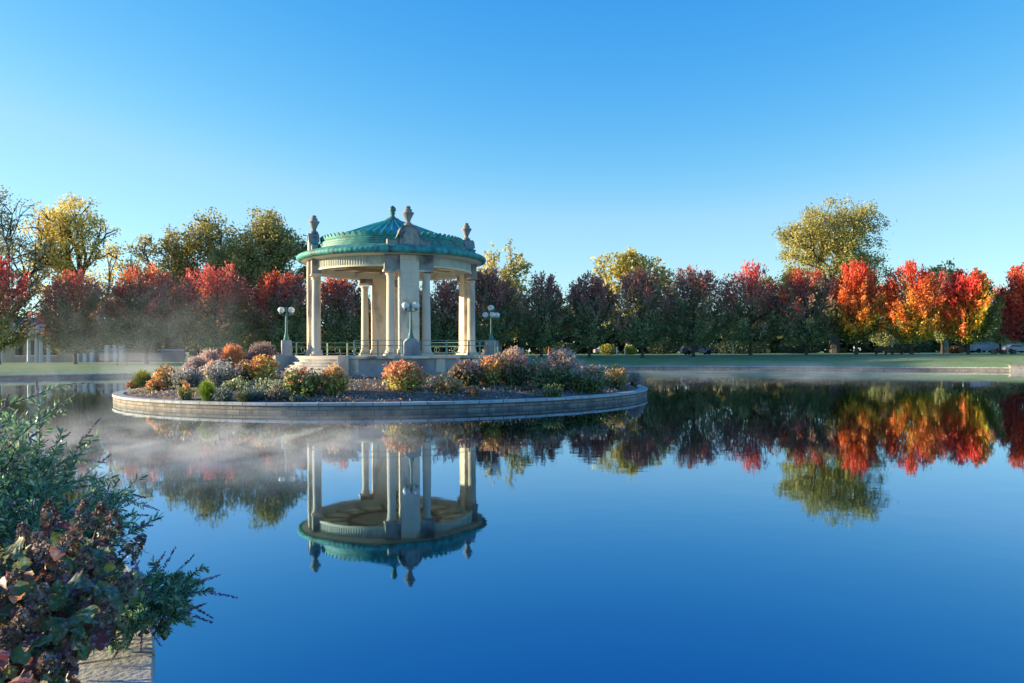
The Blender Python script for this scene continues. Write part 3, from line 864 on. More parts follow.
big_tree('tall_tree', 918, 972, 258, 150, [(0, (.12, .12, .04)), (.5, (.26, .24, .05)), (1.1, (.3, .27, .08))], 'yellow green tree top peeping over the flame coloured maples', 5000, .42, M['bark_pale'], 61, gap=.1, levels=4, group='tall trees behind the maples')
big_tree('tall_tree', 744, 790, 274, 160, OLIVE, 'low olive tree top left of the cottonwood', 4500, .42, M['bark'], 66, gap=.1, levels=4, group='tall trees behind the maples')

# far wood: one dark mass behind the trunks
Nn = 42000
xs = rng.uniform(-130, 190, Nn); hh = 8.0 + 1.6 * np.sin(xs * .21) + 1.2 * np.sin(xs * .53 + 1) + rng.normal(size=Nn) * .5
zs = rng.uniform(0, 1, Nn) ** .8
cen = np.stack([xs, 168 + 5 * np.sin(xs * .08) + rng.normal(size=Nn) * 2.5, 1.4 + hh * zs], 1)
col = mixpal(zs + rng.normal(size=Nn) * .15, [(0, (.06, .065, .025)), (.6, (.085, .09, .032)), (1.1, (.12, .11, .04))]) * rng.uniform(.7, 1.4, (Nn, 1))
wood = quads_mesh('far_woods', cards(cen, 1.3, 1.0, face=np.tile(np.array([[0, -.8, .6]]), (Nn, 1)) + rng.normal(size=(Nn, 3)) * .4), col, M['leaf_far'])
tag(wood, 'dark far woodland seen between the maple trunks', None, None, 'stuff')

# ---------------------------------------------------------------- island planting
def ground_hit(px, py):
    """where the sight line through a pixel meets the island's garden"""
    for Y in np.linspace(26, 52, 521):
        p = P(px, py, Y)
        if p[2] <= iz(p[0], p[1]): return np.array([p[0], Y, iz(p[0], p[1])])
    p = P(px, py, 47); return np.array([p[0], 47, iz(p[0], 47)])

def shrub(px, basepy, wpx, hpx, pal, label, heads=None, nleaf=900, leafs=.13, name='flowering_shrub', cat='shrub', head_size=.10, nheads=70, fat=1.0, group='shrubs on the island', loose=.085, frostmat=None):
    p = ground_hit(px, basepy); sc = F / p[1]
    Wd, H = wpx / sc, hpx / sc
    t = thing(name, label, cat, (p[0], p[1], p[2] - .03), 0, group)
    nst = 26
    # stems fan out; leaves crowd on them
    g = MB(); cen, ax, off = [], [], []
    per = nleaf // nst; tips = []
    for i in range(nst):
        a = rng.uniform(0, 2 * math.pi); q = math.sqrt(rng.uniform(0.02, 1))
        h = H * (1 - .40 * q ** 2.2) * rng.uniform(.62, 1.10)
        tip = np.array([.56 * Wd * q * math.cos(a), .56 * Wd * q * math.sin(a) * fat, h])
        b = np.array([tip[0] * .35, tip[1] * .35, 0])
        mid = (b + tip) / 2 + np.array([tip[0] * .15, tip[1] * .15, 0])
        g.tube([b, mid, tip], [.014, .01, .006], 4, cap=False)
        s = rng.uniform(.05, 1.0, per)[:, None]
        c = (1 - s) ** 2 * b + 2 * s * (1 - s) * mid + s * s * tip + rng.normal(size=(per, 3)) * loose * min(Wd, H * 1.5)
        cen.append(c); ax.append(np.repeat((tip - b)[None], per, 0)); off.append(np.full(per, rng.normal() * .14)); tips.append(tip)
    cen = np.concatenate(cen); cen[:, 2] = np.abs(cen[:, 2]); off = np.concatenate(off)
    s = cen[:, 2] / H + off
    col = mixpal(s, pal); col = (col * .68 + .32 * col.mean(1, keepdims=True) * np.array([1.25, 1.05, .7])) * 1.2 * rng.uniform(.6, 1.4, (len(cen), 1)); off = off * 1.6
    quads_mesh('foliage', cards(cen, leafs * 1.3, leafs * .75, np.concatenate(ax), 1.6, face=unit(cen * np.array([1, 1, .6])) + np.array([0, 0, .5])), col, frostmat or M['leaf'], t)
    g.build('stem', M['bark'], t)
    if heads:
        # flat flower heads on the upper shell
        a = rng.uniform(0, 2 * math.pi, nheads); q = np.sqrt(rng.uniform(0, 1, nheads))
        hc = np.stack([.47 * Wd * q * np.cos(a), .47 * Wd * q * np.sin(a) * fat, H * (.97 - .42 * q ** 2.2) * rng.uniform(.78, 1.06, nheads)], 1)
        kk = 7
        cc = (hc[:, None] + rng.normal(size=(nheads, kk, 3)) * head_size * np.array([.5, .5, .18])).reshape(-1, 3)
        hcol = np.array(heads)[rng.integers(0, len(heads), nheads)]
        hcol = np.repeat(hcol * .75 + .25 * hcol.mean(1, keepdims=True), kk, 0) * rng.uniform(.7, 1.3, (nheads * kk, 1))
        o = quads_mesh('flower_heads', cards(cc, head_size * .8, head_size * .7, None, 1, .5), hcol, frostmat or M['leaf'], t)
        o['kind'] = 'stuff'
    return t

def tuft(px, basepy, wpx, hpx, pal, label, plume=None, nb=900, Y=None, name='ornamental_grass', group='grass tufts on the island', stiff=.55):
    """fountain of arching blades with feathery plumes"""
    p = ground_hit(px, basepy); sc = F / p[1]
    Wd, H = wpx / sc, hpx / sc
    if Y is not None:
        q = P(px, basepy - hpx, Y); p = np.array([q[0], Y, iz(q[0], Y)]); H = q[2] - p[2]; Wd = wpx / F * Y
    t = thing(name, label, 'ornamental grass', (p[0], p[1], p[2] - .03), 0, group)
    a = rng.uniform(0, 2 * math.pi, nb); q = np.sqrt(rng.uniform(0, 1, nb))
    d = np.stack([np.cos(a), np.sin(a), np.zeros(nb)], 1)
    base = d * (Wd * .10 * q)[:, None]
    hgt = H * (1 - .35 * q ** 2) * rng.uniform(.7, 1.0, nb)
    mid = d * (Wd * .26 * q)[:, None]; mid[:, 2] = hgt * .75
    tip = d * (Wd * .5 * q * rng.uniform(.85, 1.1, nb))[:, None]; tip[:, 2] = hgt * np.where(q > .6, rng.uniform(stiff, 1, nb), 1)
    sidev = np.stack([-d[:, 1], d[:, 0], np.zeros(nb)], 1) * .012 * rng.uniform(.7, 1.5, (nb, 1))
    V1 = np.stack([base - sidev, base + sidev, mid + sidev, mid - sidev], 1)
    V2 = np.stack([mid - sidev, mid + sidev, tip + sidev * .2, tip - sidev * .2], 1)
    r1 = rng.uniform(.65, 1.35, (nb, 1))
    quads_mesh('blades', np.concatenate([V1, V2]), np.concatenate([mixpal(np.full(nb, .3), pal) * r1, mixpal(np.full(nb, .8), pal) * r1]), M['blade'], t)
    if plume is not None:
        sel = rng.random(nb) < .55
        tp, md = tip[sel], mid[sel]
        kk = 13
        s = rng.uniform(.25, 1.15, (len(tp), kk, 1))
        c = (md[:, None] + (tp - md)[:, None] * s + rng.normal(size=(len(tp), kk, 3)) * .035).reshape(-1, 3)
        pc = np.array(plume)[None] * np.array([1.2, 1.1, 1.0]) * rng.uniform(.7, 1.3, (len(c), 1))
        o = quads_mesh('plumes', cards(c, .10, .03, np.repeat(tp - md, kk, 0), .8), pc, M['blade'], t)
        o['kind'] = 'stuff'
    return t

G0, G1, SIL, BLU = (.055, .095, .03), (.10, .15, .04), (.14, .17, .13), (.08, .13, .11)
LAV = (.42, .34, .33); PINK = (.50, .36, .29)
gpal = [(0, (.05, .08, .02)), (.5, (.10, .14, .03)), (1, (.25, .22, .08))]
gr = lambda a, b: [(0, a), (1, b)]
# grasses (back to front)
tuft(262, 371, 40, 30, gr((.07, .08, .03), (.20, .16, .13)), 'large grey mauve grass mound beside the left terrace lamp', (.26, .20, .20), 1300, 41)
tuft(233, 373, 30, 30, gr((.07, .10, .03), (.40, .20, .08)), 'rounded grass with rusty orange plumes left of the grey mauve mound', (.50, .26, .13), 1200, 40.5)
tuft(210, 374, 30, 26, gr((.07, .09, .04), (.26, .2, .15)), 'pale pink plumed grass behind the sage mounds', LAV, 1000, 40)
tuft(196, 380, 30, 24, gr((.07, .09, .04), (.26, .2, .15)), 'dusty mauve grass at the left end of the pale grasses', (.33, .27, .27), 1000, 39)
tuft(214, 378, 26, 18, gr((.09, .09, .04), (.34, .24, .15)), 'low buff plumed grass in front of the pink plumed grass', PINK, 700, 38.5)
tuft(143, 389, 38, 22, gr((.08, .13, .03), (.30, .28, .07)), 'green grass mound with yellow sunlight coloured into its top at the left tip of the island', None, 1100)  # upper blades coloured gold to stand for yellow light on the top
tuft(207, 402, 28, 24, gr((.10, .17, .02), (.26, .32, .03)), 'bright green grass tuft near the island wall', None, 1000)
tuft(243, 403, 26, 13, gr((.08, .11, .04), (.19, .19, .09)), 'low olive grass mound right of the bright green tuft', None, 800)
tuft(515, 374, 32, 28, gr((.10, .11, .05), (.34, .28, .2)), 'pale buff grass behind the red topped shrub', (.46, .38, .34), 1000, 42)
tuft(488, 366, 20, 20, gr((.10, .11, .05), (.30, .26, .16)), 'small straw coloured grass beside the right terrace lamp', (.40, .33, .22), 600, 46)
tuft(562, 378, 44, 30, gr((.06, .09, .03), (.26, .22, .16)), 'wide pink grey grass standing highest at the right of the planting', (.42, .34, .32), 1500, 42)
tuft(634, 383, 18, 12, gr((.08, .09, .04), (.24, .2, .14)), 'small grey grass at the right tip of the island', (.34, .28, .26), 500, 39)
# shrubs
RU, RO, OR, YE, MV = (.30, .09, .03), (.50, .12, .04), (.62, .22, .03), (.58, .40, .05), (.26, .15, .14)
shrub(166, 388, 26, 22, [(0, G0), (.5, (.16, .12, .03)), (1, (.34, .17, .03))], 'dark shrub with gold and rust flecks right of the green grass mound', [OR, RU, YE], 700)
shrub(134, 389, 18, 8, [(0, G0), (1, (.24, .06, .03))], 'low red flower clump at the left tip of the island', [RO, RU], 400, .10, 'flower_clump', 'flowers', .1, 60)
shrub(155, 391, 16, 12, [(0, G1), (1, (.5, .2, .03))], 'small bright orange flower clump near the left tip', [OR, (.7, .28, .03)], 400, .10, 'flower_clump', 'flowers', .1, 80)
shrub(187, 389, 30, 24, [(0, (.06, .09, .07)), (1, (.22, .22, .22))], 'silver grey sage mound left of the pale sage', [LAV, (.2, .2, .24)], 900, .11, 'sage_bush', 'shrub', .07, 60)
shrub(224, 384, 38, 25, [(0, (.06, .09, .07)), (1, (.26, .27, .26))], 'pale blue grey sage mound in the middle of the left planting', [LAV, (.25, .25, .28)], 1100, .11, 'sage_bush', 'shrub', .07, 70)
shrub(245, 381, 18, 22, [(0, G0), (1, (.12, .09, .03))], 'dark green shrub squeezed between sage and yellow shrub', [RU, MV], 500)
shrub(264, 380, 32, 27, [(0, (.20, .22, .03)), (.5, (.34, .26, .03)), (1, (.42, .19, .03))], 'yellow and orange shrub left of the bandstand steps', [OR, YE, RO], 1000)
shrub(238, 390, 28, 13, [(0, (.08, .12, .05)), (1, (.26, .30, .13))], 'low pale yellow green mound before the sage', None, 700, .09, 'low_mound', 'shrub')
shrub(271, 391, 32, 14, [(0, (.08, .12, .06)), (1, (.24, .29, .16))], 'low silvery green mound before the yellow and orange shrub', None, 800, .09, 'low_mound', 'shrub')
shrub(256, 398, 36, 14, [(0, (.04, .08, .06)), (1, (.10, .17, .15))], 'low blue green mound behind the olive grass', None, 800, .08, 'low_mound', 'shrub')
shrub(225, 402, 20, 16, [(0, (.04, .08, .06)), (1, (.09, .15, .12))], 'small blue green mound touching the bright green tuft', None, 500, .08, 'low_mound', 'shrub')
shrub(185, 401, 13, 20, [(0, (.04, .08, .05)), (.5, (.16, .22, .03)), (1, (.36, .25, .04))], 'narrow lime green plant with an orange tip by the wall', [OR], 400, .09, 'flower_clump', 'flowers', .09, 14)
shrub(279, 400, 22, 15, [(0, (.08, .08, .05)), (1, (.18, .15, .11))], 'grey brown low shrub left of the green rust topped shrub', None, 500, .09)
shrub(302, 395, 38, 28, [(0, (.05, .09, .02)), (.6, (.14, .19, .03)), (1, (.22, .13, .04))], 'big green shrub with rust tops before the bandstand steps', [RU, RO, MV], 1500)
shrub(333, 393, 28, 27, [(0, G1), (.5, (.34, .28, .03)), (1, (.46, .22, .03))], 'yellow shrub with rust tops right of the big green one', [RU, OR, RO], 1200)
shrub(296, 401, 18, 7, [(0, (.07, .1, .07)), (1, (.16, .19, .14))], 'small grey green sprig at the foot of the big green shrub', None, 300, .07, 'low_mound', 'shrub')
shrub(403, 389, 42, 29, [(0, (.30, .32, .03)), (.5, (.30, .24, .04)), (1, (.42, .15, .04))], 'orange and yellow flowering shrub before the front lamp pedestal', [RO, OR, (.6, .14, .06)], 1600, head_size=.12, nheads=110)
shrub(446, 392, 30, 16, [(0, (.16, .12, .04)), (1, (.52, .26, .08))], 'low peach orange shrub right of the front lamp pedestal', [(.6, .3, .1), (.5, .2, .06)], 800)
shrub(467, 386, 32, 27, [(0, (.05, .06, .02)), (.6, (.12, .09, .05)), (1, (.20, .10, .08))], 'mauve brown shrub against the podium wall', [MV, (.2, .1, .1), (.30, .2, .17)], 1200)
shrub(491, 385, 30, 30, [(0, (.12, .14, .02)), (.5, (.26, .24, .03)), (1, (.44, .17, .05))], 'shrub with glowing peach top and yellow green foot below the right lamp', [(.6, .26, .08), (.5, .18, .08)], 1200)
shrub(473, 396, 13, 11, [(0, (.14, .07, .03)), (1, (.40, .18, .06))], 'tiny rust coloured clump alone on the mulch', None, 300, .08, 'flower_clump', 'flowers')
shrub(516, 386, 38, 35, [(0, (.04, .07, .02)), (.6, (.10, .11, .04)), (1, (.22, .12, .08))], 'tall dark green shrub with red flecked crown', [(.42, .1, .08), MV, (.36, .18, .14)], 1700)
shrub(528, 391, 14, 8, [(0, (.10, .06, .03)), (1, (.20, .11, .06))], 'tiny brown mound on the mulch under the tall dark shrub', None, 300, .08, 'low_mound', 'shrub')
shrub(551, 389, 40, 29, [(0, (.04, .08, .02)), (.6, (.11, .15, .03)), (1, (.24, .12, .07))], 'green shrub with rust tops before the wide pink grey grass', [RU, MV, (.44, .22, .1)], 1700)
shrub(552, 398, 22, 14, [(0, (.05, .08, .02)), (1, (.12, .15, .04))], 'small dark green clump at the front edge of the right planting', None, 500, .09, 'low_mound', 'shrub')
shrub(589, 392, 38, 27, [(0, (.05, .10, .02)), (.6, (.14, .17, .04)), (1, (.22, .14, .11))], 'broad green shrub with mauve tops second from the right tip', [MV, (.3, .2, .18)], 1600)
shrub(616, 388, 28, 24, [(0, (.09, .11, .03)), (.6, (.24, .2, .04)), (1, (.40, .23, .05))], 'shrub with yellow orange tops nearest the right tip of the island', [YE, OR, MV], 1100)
# seedlings and litter on the mulch
Nn = 9000
a = rng.uniform(0, 2 * math.pi, Nn); q = np.sqrt(rng.uniform(.22, 1, Nn)) * (IR - .5)
lx, ly = IC[0] + q * np.cos(a), IC[1] + q * np.sin(a)
cen = np.stack([lx, ly, np.array([iz(x, y) for x, y in zip(lx, ly)]) + .03 + rng.uniform(0, .05, Nn)], 1)
lc = np.array([(.20, .15, .12), (.10, .08, .07), (.30, .22, .16), (.13, .15, .09), (.22, .2, .2), (.34, .18, .07)])[rng.integers(0, 6, Nn)]
o = quads_mesh('leaf_litter', cards(cen, .11, .06, None, 1, .9), lc * rng.uniform(.6, 1.3, (Nn, 1)), M['leaf'])
tag(o, 'fallen leaves and twigs scattered over the brown mulch', None, None, 'stuff')

Nn = 5200
a = rng.uniform(0, 2 * math.pi, Nn); q = np.sqrt(rng.uniform(.24, .93, Nn)) * (IR - .6)
a += .22 * np.sin(q * 3 + a * 5); lx, ly = IC[0] + q * np.cos(a), IC[1] + q * np.sin(a)
keep = (np.sin(lx * 1.3 + 1) + np.sin(ly * 1.1) + np.sin(lx * .6 - ly * .9)) > .35
lx, ly = lx[keep], ly[keep]; Nn = len(lx)
hz = rng.uniform(.02, .26, Nn) * rng.uniform(.3, 1, Nn)
cen = np.stack([lx, ly, np.array([iz(x, y) for x, y in zip(lx, ly)]) + hz], 1)
lc = np.array([(.22, .18, .11), (.12, .14, .06), (.17, .19, .11), (.27, .21, .13), (.14, .11, .08)])[(np.floor(lx * 1.7) + np.floor(ly * 1.9)).astype(int) % 5]
o = quads_mesh('ground_cover', cards(cen, .16, .04, np.tile([[0, 0, 1.0]], (Nn, 1)), 1.0), lc * rng.uniform(.6, 1.4, (Nn, 1)), M['blade'])
tag(o, 'thin dry weeds and low ground cover over the mulch', None, None, 'stuff')

# ---------------------------------------------------------------- far buildings and furniture
# pavilion at left
x0, x1 = P(-8, 360, 104)[0], P(50, 360, 104)[0]
pv = thing('pavilion', 'white columned park building with a blue slate roof behind the left maples', 'building', ((x0 + x1) / 2, 106, .9))
w = (x1 - x0) / 2
g = MB(); g.box(-w, w - .3, 0, 7, 0, 3.9); pvw = g.build('wall', M['wall_beige'], pv)
g = MB(); g.box(-w - .2, w + .3, -2.3, 7.2, 3.9, 4.35); g.build('frieze', M['white'], pv, bevel=.03)
g = MB(); g.add([(-w - .5, -2.7, 4.36), (w + .6, -2.7, 4.36), (w + .6, 7.5, 4.36), (-w - .5, 7.5, 4.36), (-w * .6, 2.4, 6.1), (w * .6, 2.4, 6.1)],
          [(0, 1, 5, 4), (2, 3, 4, 5), (1, 2, 5), (3, 0, 4), (3, 2, 1, 0)]); g.build('roof', M['slate'], pv)
for px in (1, 29, 36.5, 41, 48.5):
    xx = P(px, 360, 104)[0] - (x0 + x1) / 2
    g = MB(); g.lathe([(.30, 0), (.30, .15), (.23, .2), (.19, 3.65), (.26, 3.75), (.28, 3.9)], 12, (xx, -2.0)); g.build('column', M['white'], pv, smooth=True)
for px in (10, 21, 34, 45):
    xx = P(px, 360, 104)[0] - (x0 + x1) / 2
    g = MB(); g.box(xx - .5, xx + .5, -.05, .02, 1.0, 3.0); f_ = g.build('window', M['glassdark'], pvw)
    g = MB(); g.box(xx - .6, xx + .6, -.09, .02, .88, 1.0); g.build('sill', M['white'], f_)
g = MB(); g.box(-w - .3, w + .4, -2.5, 7.2, -.5, .02); g.build('floor_slab', M['wall_beige'], pv)
# garden wall right of it
a_, b_ = P(52, 360, 105)[0], P(190, 360, 108)[0]
gw = thing('garden_wall', 'long low beige wall with pale cap right of the pavilion', 'wall', (a_, 106, .7))
g = MB(); g.box(0, b_ - a_, 0, .4, 0, 1.75); g.build('wall_face', M['wall_beige'], gw)
g = MB(); g.box(-.1, b_ - a_ + .1, -.08, .48, 1.752, 1.92); g.build('cap', M['white'], gw, bevel=.02)
for px, lab in ((75, 'white gate pier nearest the pavilion'), (83, 'white gate pier second from the pavilion'), (90, 'tall white gate pier third from the pavilion'), (105, 'white gate pier alone along the beige wall'), (113.5, 'white gate pier left of the pair by the dark post'), (119.5, 'white gate pier right of the pair by the dark post')):
    p = P(px, 362, 104)
    t = thing('gate_pier', lab, 'gate pier', (p[0], 104.6, .85), 0, 'white gate piers along the beige wall')
    g = MB(); g.box(-.26, .26, -.26, .26, 0, 2.2); g.build('shaft', M['white'], t, bevel=.02)
    g = MB(); g.box(-.34, .34, -.34, .34, 2.202, 2.36); g.build('cap', M['white'], t, bevel=.03)
for px, lab in ((117, 'thin dark post on the left lawn nearest the gate piers'), (127, 'thin dark post on the left lawn further from the gate piers')):
    p = P(px, 363, 80); z = float(gz(p[0], 80))
    t = tag(MB_post := bpy.data.objects.new('lawn_post', None), lab, 'post', 'thin dark posts on the left lawn'); link(t); t.location = (p[0], 80, z - .05)
    g = MB(); g.lathe([(.05, 0), (.045, 1.0), (.06, 1.02), (.06, 1.08), (0, 1.14)], 8); g.build('shaft', M['iron'], t, smooth=True)
    g = MB(); g.lathe([(.09, 0), (.09, .08), (.055, .12)], 8); g.build('base', M['iron'], t, smooth=True)

def car(px, Y, length, height, mat, label, rz, suv=False, name='parked_car', group='cars parked far behind the pond'):
    p = P(px, 352, Y); z = float(gz(p[0], Y))
    t = thing(name, label, 'car', (p[0], Y, z), rz, group)
    L, H = length / 2, height
    w = .88
    body = [(-L, .35), (-L + .1, .28), (L - .1, .28), (L, .40), (L - .02, .72), (L - .25, .86), (L * .42, .95), (-L * .62, .98), (-L + .05, .92)]
    g = MB(); g.prism(body, -w, w); b = g.build('body', mat, t, bevel=.05)
    e = -L * .95 if suv else -L * .72
    cab = [(e, .96), (L * .40, .94), (L * .10, H - .06), (-.1, H), (-L * .48 if not suv else -L * .75, H - .03)]
    g = MB(); g.prism(cab, -w * .84, w * .84); cb = g.build('cabin', mat, t, bevel=.05)
    gl = [(e + .22, 1.0), (L * .33, .98), (L * .08, H - .13), (-L * .46 if not suv else -L * .7, H - .12)]
    for s in (-1, 1):
        g = MB(); g.prism(gl, s * w * .85 - .01, s * w * .85 + .01); g.build('side_window', M['glassdark'], cb)
    for sx in (-L * .60, L * .62):
        for s in (-1, 1):
            g = MB(); n_ = 16
            poly = [(sx + .33 * math.cos(q), .33 + .33 * math.sin(q)) for q in np.linspace(0, 2 * math.pi, n_, endpoint=False)]
            g.prism(poly, s * w - .12, s * w + .02); wh = g.build('wheel', M['tyre'], t)
            poly = [(sx + .19 * math.cos(q), .33 + .19 * math.sin(q)) for q in np.linspace(0, 2 * math.pi, n_, endpoint=False)]
            g = MB(); g.prism(poly, s * (w + .015) - .015, s * (w + .015) + .015); g.build('rim', M['car_silver'], wh)
    for s in (-1, 1):
        g = MB(); g.box(L - .06, L + .015, s * .6 - .18, s * .6 + .18, .58, .72); g.build('headlight', M['globe'], t)
        g = MB(); g.box(-L - .012, -L + .06, s * .64 - .14, s * .64 + .14, .62, .80); g.build('tail_light', M['orange'], t)
    return t
car(697, 116, 4.7, 1.55, M['car_dark'], 'dark parked car with frost along its roof beneath the dark maples', 0.05, True)
car(606, 145, 4.4, 1.45, M['car_silver'], 'silver parked car beside the yellow bush beyond the lawn', 0.1)
car(1016, 128, 4.6, 1.42, M['car_silver'], 'silver parked car at the right edge on the far drive', 0)
# white minibus at right
p = P(985, 350, 132); z = float(gz(p[0], 132))
t = thing('minibus', 'white minibus with a row of dark blue windows at far right', 'minibus', (p[0], 132, z), 0)
g = MB(); g.prism([(-2.5, .35), (2.4, .35), (2.55, .9), (2.4, 1.4), (2.0, 2.35), (1.8, 2.45), (-2.4, 2.45), (-2.5, 2.3)], -.95, .95); b = g.build('body', M['van_white'], t, bevel=.06)
for xx in (-2.0, -1.25, -.5, .25, 1.0):
    g = MB(); g.box(xx - .28, xx + .28, -.975, -.94, 1.3, 2.1); g.build('window', M['slate'], b)
for xx in (-1.6, 1.55):
    for s in (-1, 1):
        g = MB(); g.prism([(xx + .36 * math.cos(q), .36 + .36 * math.sin(q)) for q in np.linspace(0, 2 * math.pi, 16, endpoint=False)], s * .95 - .12, s * .95 + .02); g.build('wheel', M['tyre'], t)
# teal bin skip at right
p = P(1012, 345, 140); z = float(gz(p[0], 140))
t = thing('skip_bin', 'teal metal skip standing behind the silver car at far right', 'skip', (p[0], 140, z + .3))
g = MB(); g.prism([(-1.6, 0), (1.6, 0), (2.0, 1.5), (-2.0, 1.5)], -.9, .9); g.build('body', M['teal'], t, bevel=.03)
g = MB(); g.box(-2.08, 2.08, -.98, .98, 1.502, 1.62); g.build('rim', M['teal'], t)
# white marker posts
for px, Y, h, lab in ((733, 106, 1.65, 'short white marker post under the dark maples'), (892, 103, 2.0, 'white pole standing beside the dark benches'), (617, 118, 1.2, 'stubby white post right of the silver car by the bush'), (625, 118, 1.0, 'stubby white post touching the dark maple trunk')):
    p = P(px, 354, Y); z = float(gz(p[0], Y))
    t = thing('marker_post', lab, 'post', (p[0], Y, z - .05), 0, 'white posts beyond the lawn')
    g = MB(); g.lathe([(.11, 0), (.11, .1), (.085, .14), (.08, h), (.10, h + .01), (.10, h + .06), (0, h + .1)], 10); g.build('shaft', M['white'], t, smooth=True)
    g = MB(); g.box(-.2, .2, -.2, .2, -.02, .08); g.build('base', M['wall_beige'], t)
p = P(549, 348, 122); z = float(gz(p[0], 122))
t = thing('traffic_cone', 'orange cone marker beyond the lawn above the buff grasses', 'cone', (p[0], 122, z))
g = MB(); g.lathe([(.24, .04), (.06, 1.1), (0, 1.12)], 12); g.build('cone_body', M['orange'], t, smooth=True)
g = MB(); g.box(-.32, .32, -.32, .32, 0, .045); g.build('cone_base', M['orange'], t)
# benches
def bench(px, Y, lab):
    p = P(px, 354, Y); z = float(gz(p[0], Y))
    t = thing('park_bench', lab, 'bench', (p[0], Y, z - .02), .1, 'dark benches under the orange maple')
    g = MB(); g.box(-.75, .75, -.25, .2, .42, .47); g.build('seat', M['wood_dark'], t, bevel=.01)
    g = MB(); g.box(-.75, .75, .2, .26, .5, .9); g.build('backrest', M['wood_dark'], t, bevel=.01)
    for sx in (-.62, .62):
        g = MB(); g.box(sx - .04, sx + .04, -.24, .24, 0, .418); g.build('leg', M['iron'], t)
        g = MB(); g.box(sx - .03, sx + .03, .245, .275, .38, .88); g.build('back_support', M['iron'], t)
bench(881, 99.5, 'dark park bench left of the white pole under the orange maple')
bench(897, 99.5, 'dark park bench right of the white pole under the orange maple')
for px, lab in ((994, 'low dark block post, leftmost of the three on the right lawn'), (1003.5, 'low dark block post, middle of the three on the right lawn'), (1013, 'low dark block post, rightmost of the three on the right lawn')):
    p = P(px, 355, 94); z = float(gz(p[0], 94))
    t = thing('block_post', lab, 'bollard', (p[0], 94, z - .04), .2, 'low dark block posts on the right lawn')
    g = MB(); g.box(-.24, .24, -.24, .24, 0, .5); g.build('block', M['wood_dark'], t, bevel=.03)
    g = MB(); g.box(-.27, .27, -.27, .27, .501, .56); g.build('cap', M['wood_dark'], t, bevel=.02)
# lone bushes on the far lawn
def far_bush(px, basepy, wpx, hpx, Y, pal, lab, n_=900):
    p = P(px, basepy, Y); z = float(gz(p[0], Y)); sc = F / Y; Wd, H = wpx / sc, hpx / sc
    t = thing('lawn_bush', lab, 'bush', (p[0], Y, z - .1), 0, 'bushes beyond the lawn')
    d = unit(rng.normal(size=(n_, 3))) * rng.uniform(.5, 1, (n_, 1)) ** .5
    cen = d * np.array([Wd / 2, Wd / 2, H / 2]) + np.array([0, 0, H / 2]); cen += rng.normal(size=cen.shape) * .12
    s = cen[:, 2] / H
    quads_mesh('foliage', cards(cen, .32, .2), mixpal(s, pal) * rng.uniform(.7, 1.3, (n_, 1)), M['leaf_far'], t)
    g = MB()
    for k in range(5): g.tube([(0, 0, 0), (rng.normal() * Wd * .15, rng.normal() * Wd * .15, H * .6)], [.06, .02], 5)
    g.build('stem', M['bark'], t)
far_bush(608, 351, 18, 11, 128, [(0, (.14, .15, .03)), (1, (.24, .22, .04))], 'round bright yellow bush behind a silver parked car')
far_bush(630, 352, 12, 9, 128, [(0, (.14, .17, .02)), (1, (.3, .3, .03))], 'small yellow green bush right of the stubby white posts')
far_bush(955, 352, 12, 7, 118, [(0, (.14, .09, .04)), (1, (.30, .14, .06))], 'low rusty bush left of the white minibus')
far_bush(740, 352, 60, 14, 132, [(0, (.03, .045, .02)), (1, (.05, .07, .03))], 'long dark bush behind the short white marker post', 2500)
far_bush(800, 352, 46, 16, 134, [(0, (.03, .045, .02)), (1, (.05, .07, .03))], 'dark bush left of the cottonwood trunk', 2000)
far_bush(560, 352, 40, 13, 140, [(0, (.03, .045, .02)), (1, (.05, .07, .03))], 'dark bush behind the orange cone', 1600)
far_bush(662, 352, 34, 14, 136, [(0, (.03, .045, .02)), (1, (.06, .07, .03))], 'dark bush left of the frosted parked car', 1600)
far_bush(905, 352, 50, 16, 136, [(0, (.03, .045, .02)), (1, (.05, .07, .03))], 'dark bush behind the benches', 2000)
# stone abutment at the right end of the bank
p = P(1020, 371, 77.3)
t = thing('stone_abutment', 'dark stone block end in the bank at the right edge', 'abutment', (p[0] + .6, 77.4, 0), R(-28))
g = MB(); g.box(-1.3, 3, -.5, 1.2, -.3, .52); g.build('block', M['stone_dark'], t, bevel=.05)
g = MB(); g.box(-1.4, 3.1, -.58, 1.28, .522, .60); g.build('cap', M['stone_dark'], t, bevel=.03)

# ---------------------------------------------------------------- foreground bank planting
def blade_leaf(c, u, nrm_, L, Wd):
    """six sided lance leaf, folded a little"""
    v = np.cross(nrm_, u)
    return np.stack([c, c + u * L * .3 + v * Wd * .5, c + u * L * .7 + v * Wd * .4 - nrm_ * L * .05, c + u * L - nrm_ * L * .14, c + u * L * .7 - v * Wd * .4 - nrm_ * L * .05, c + u * L * .3 - v * Wd * .5], 1)

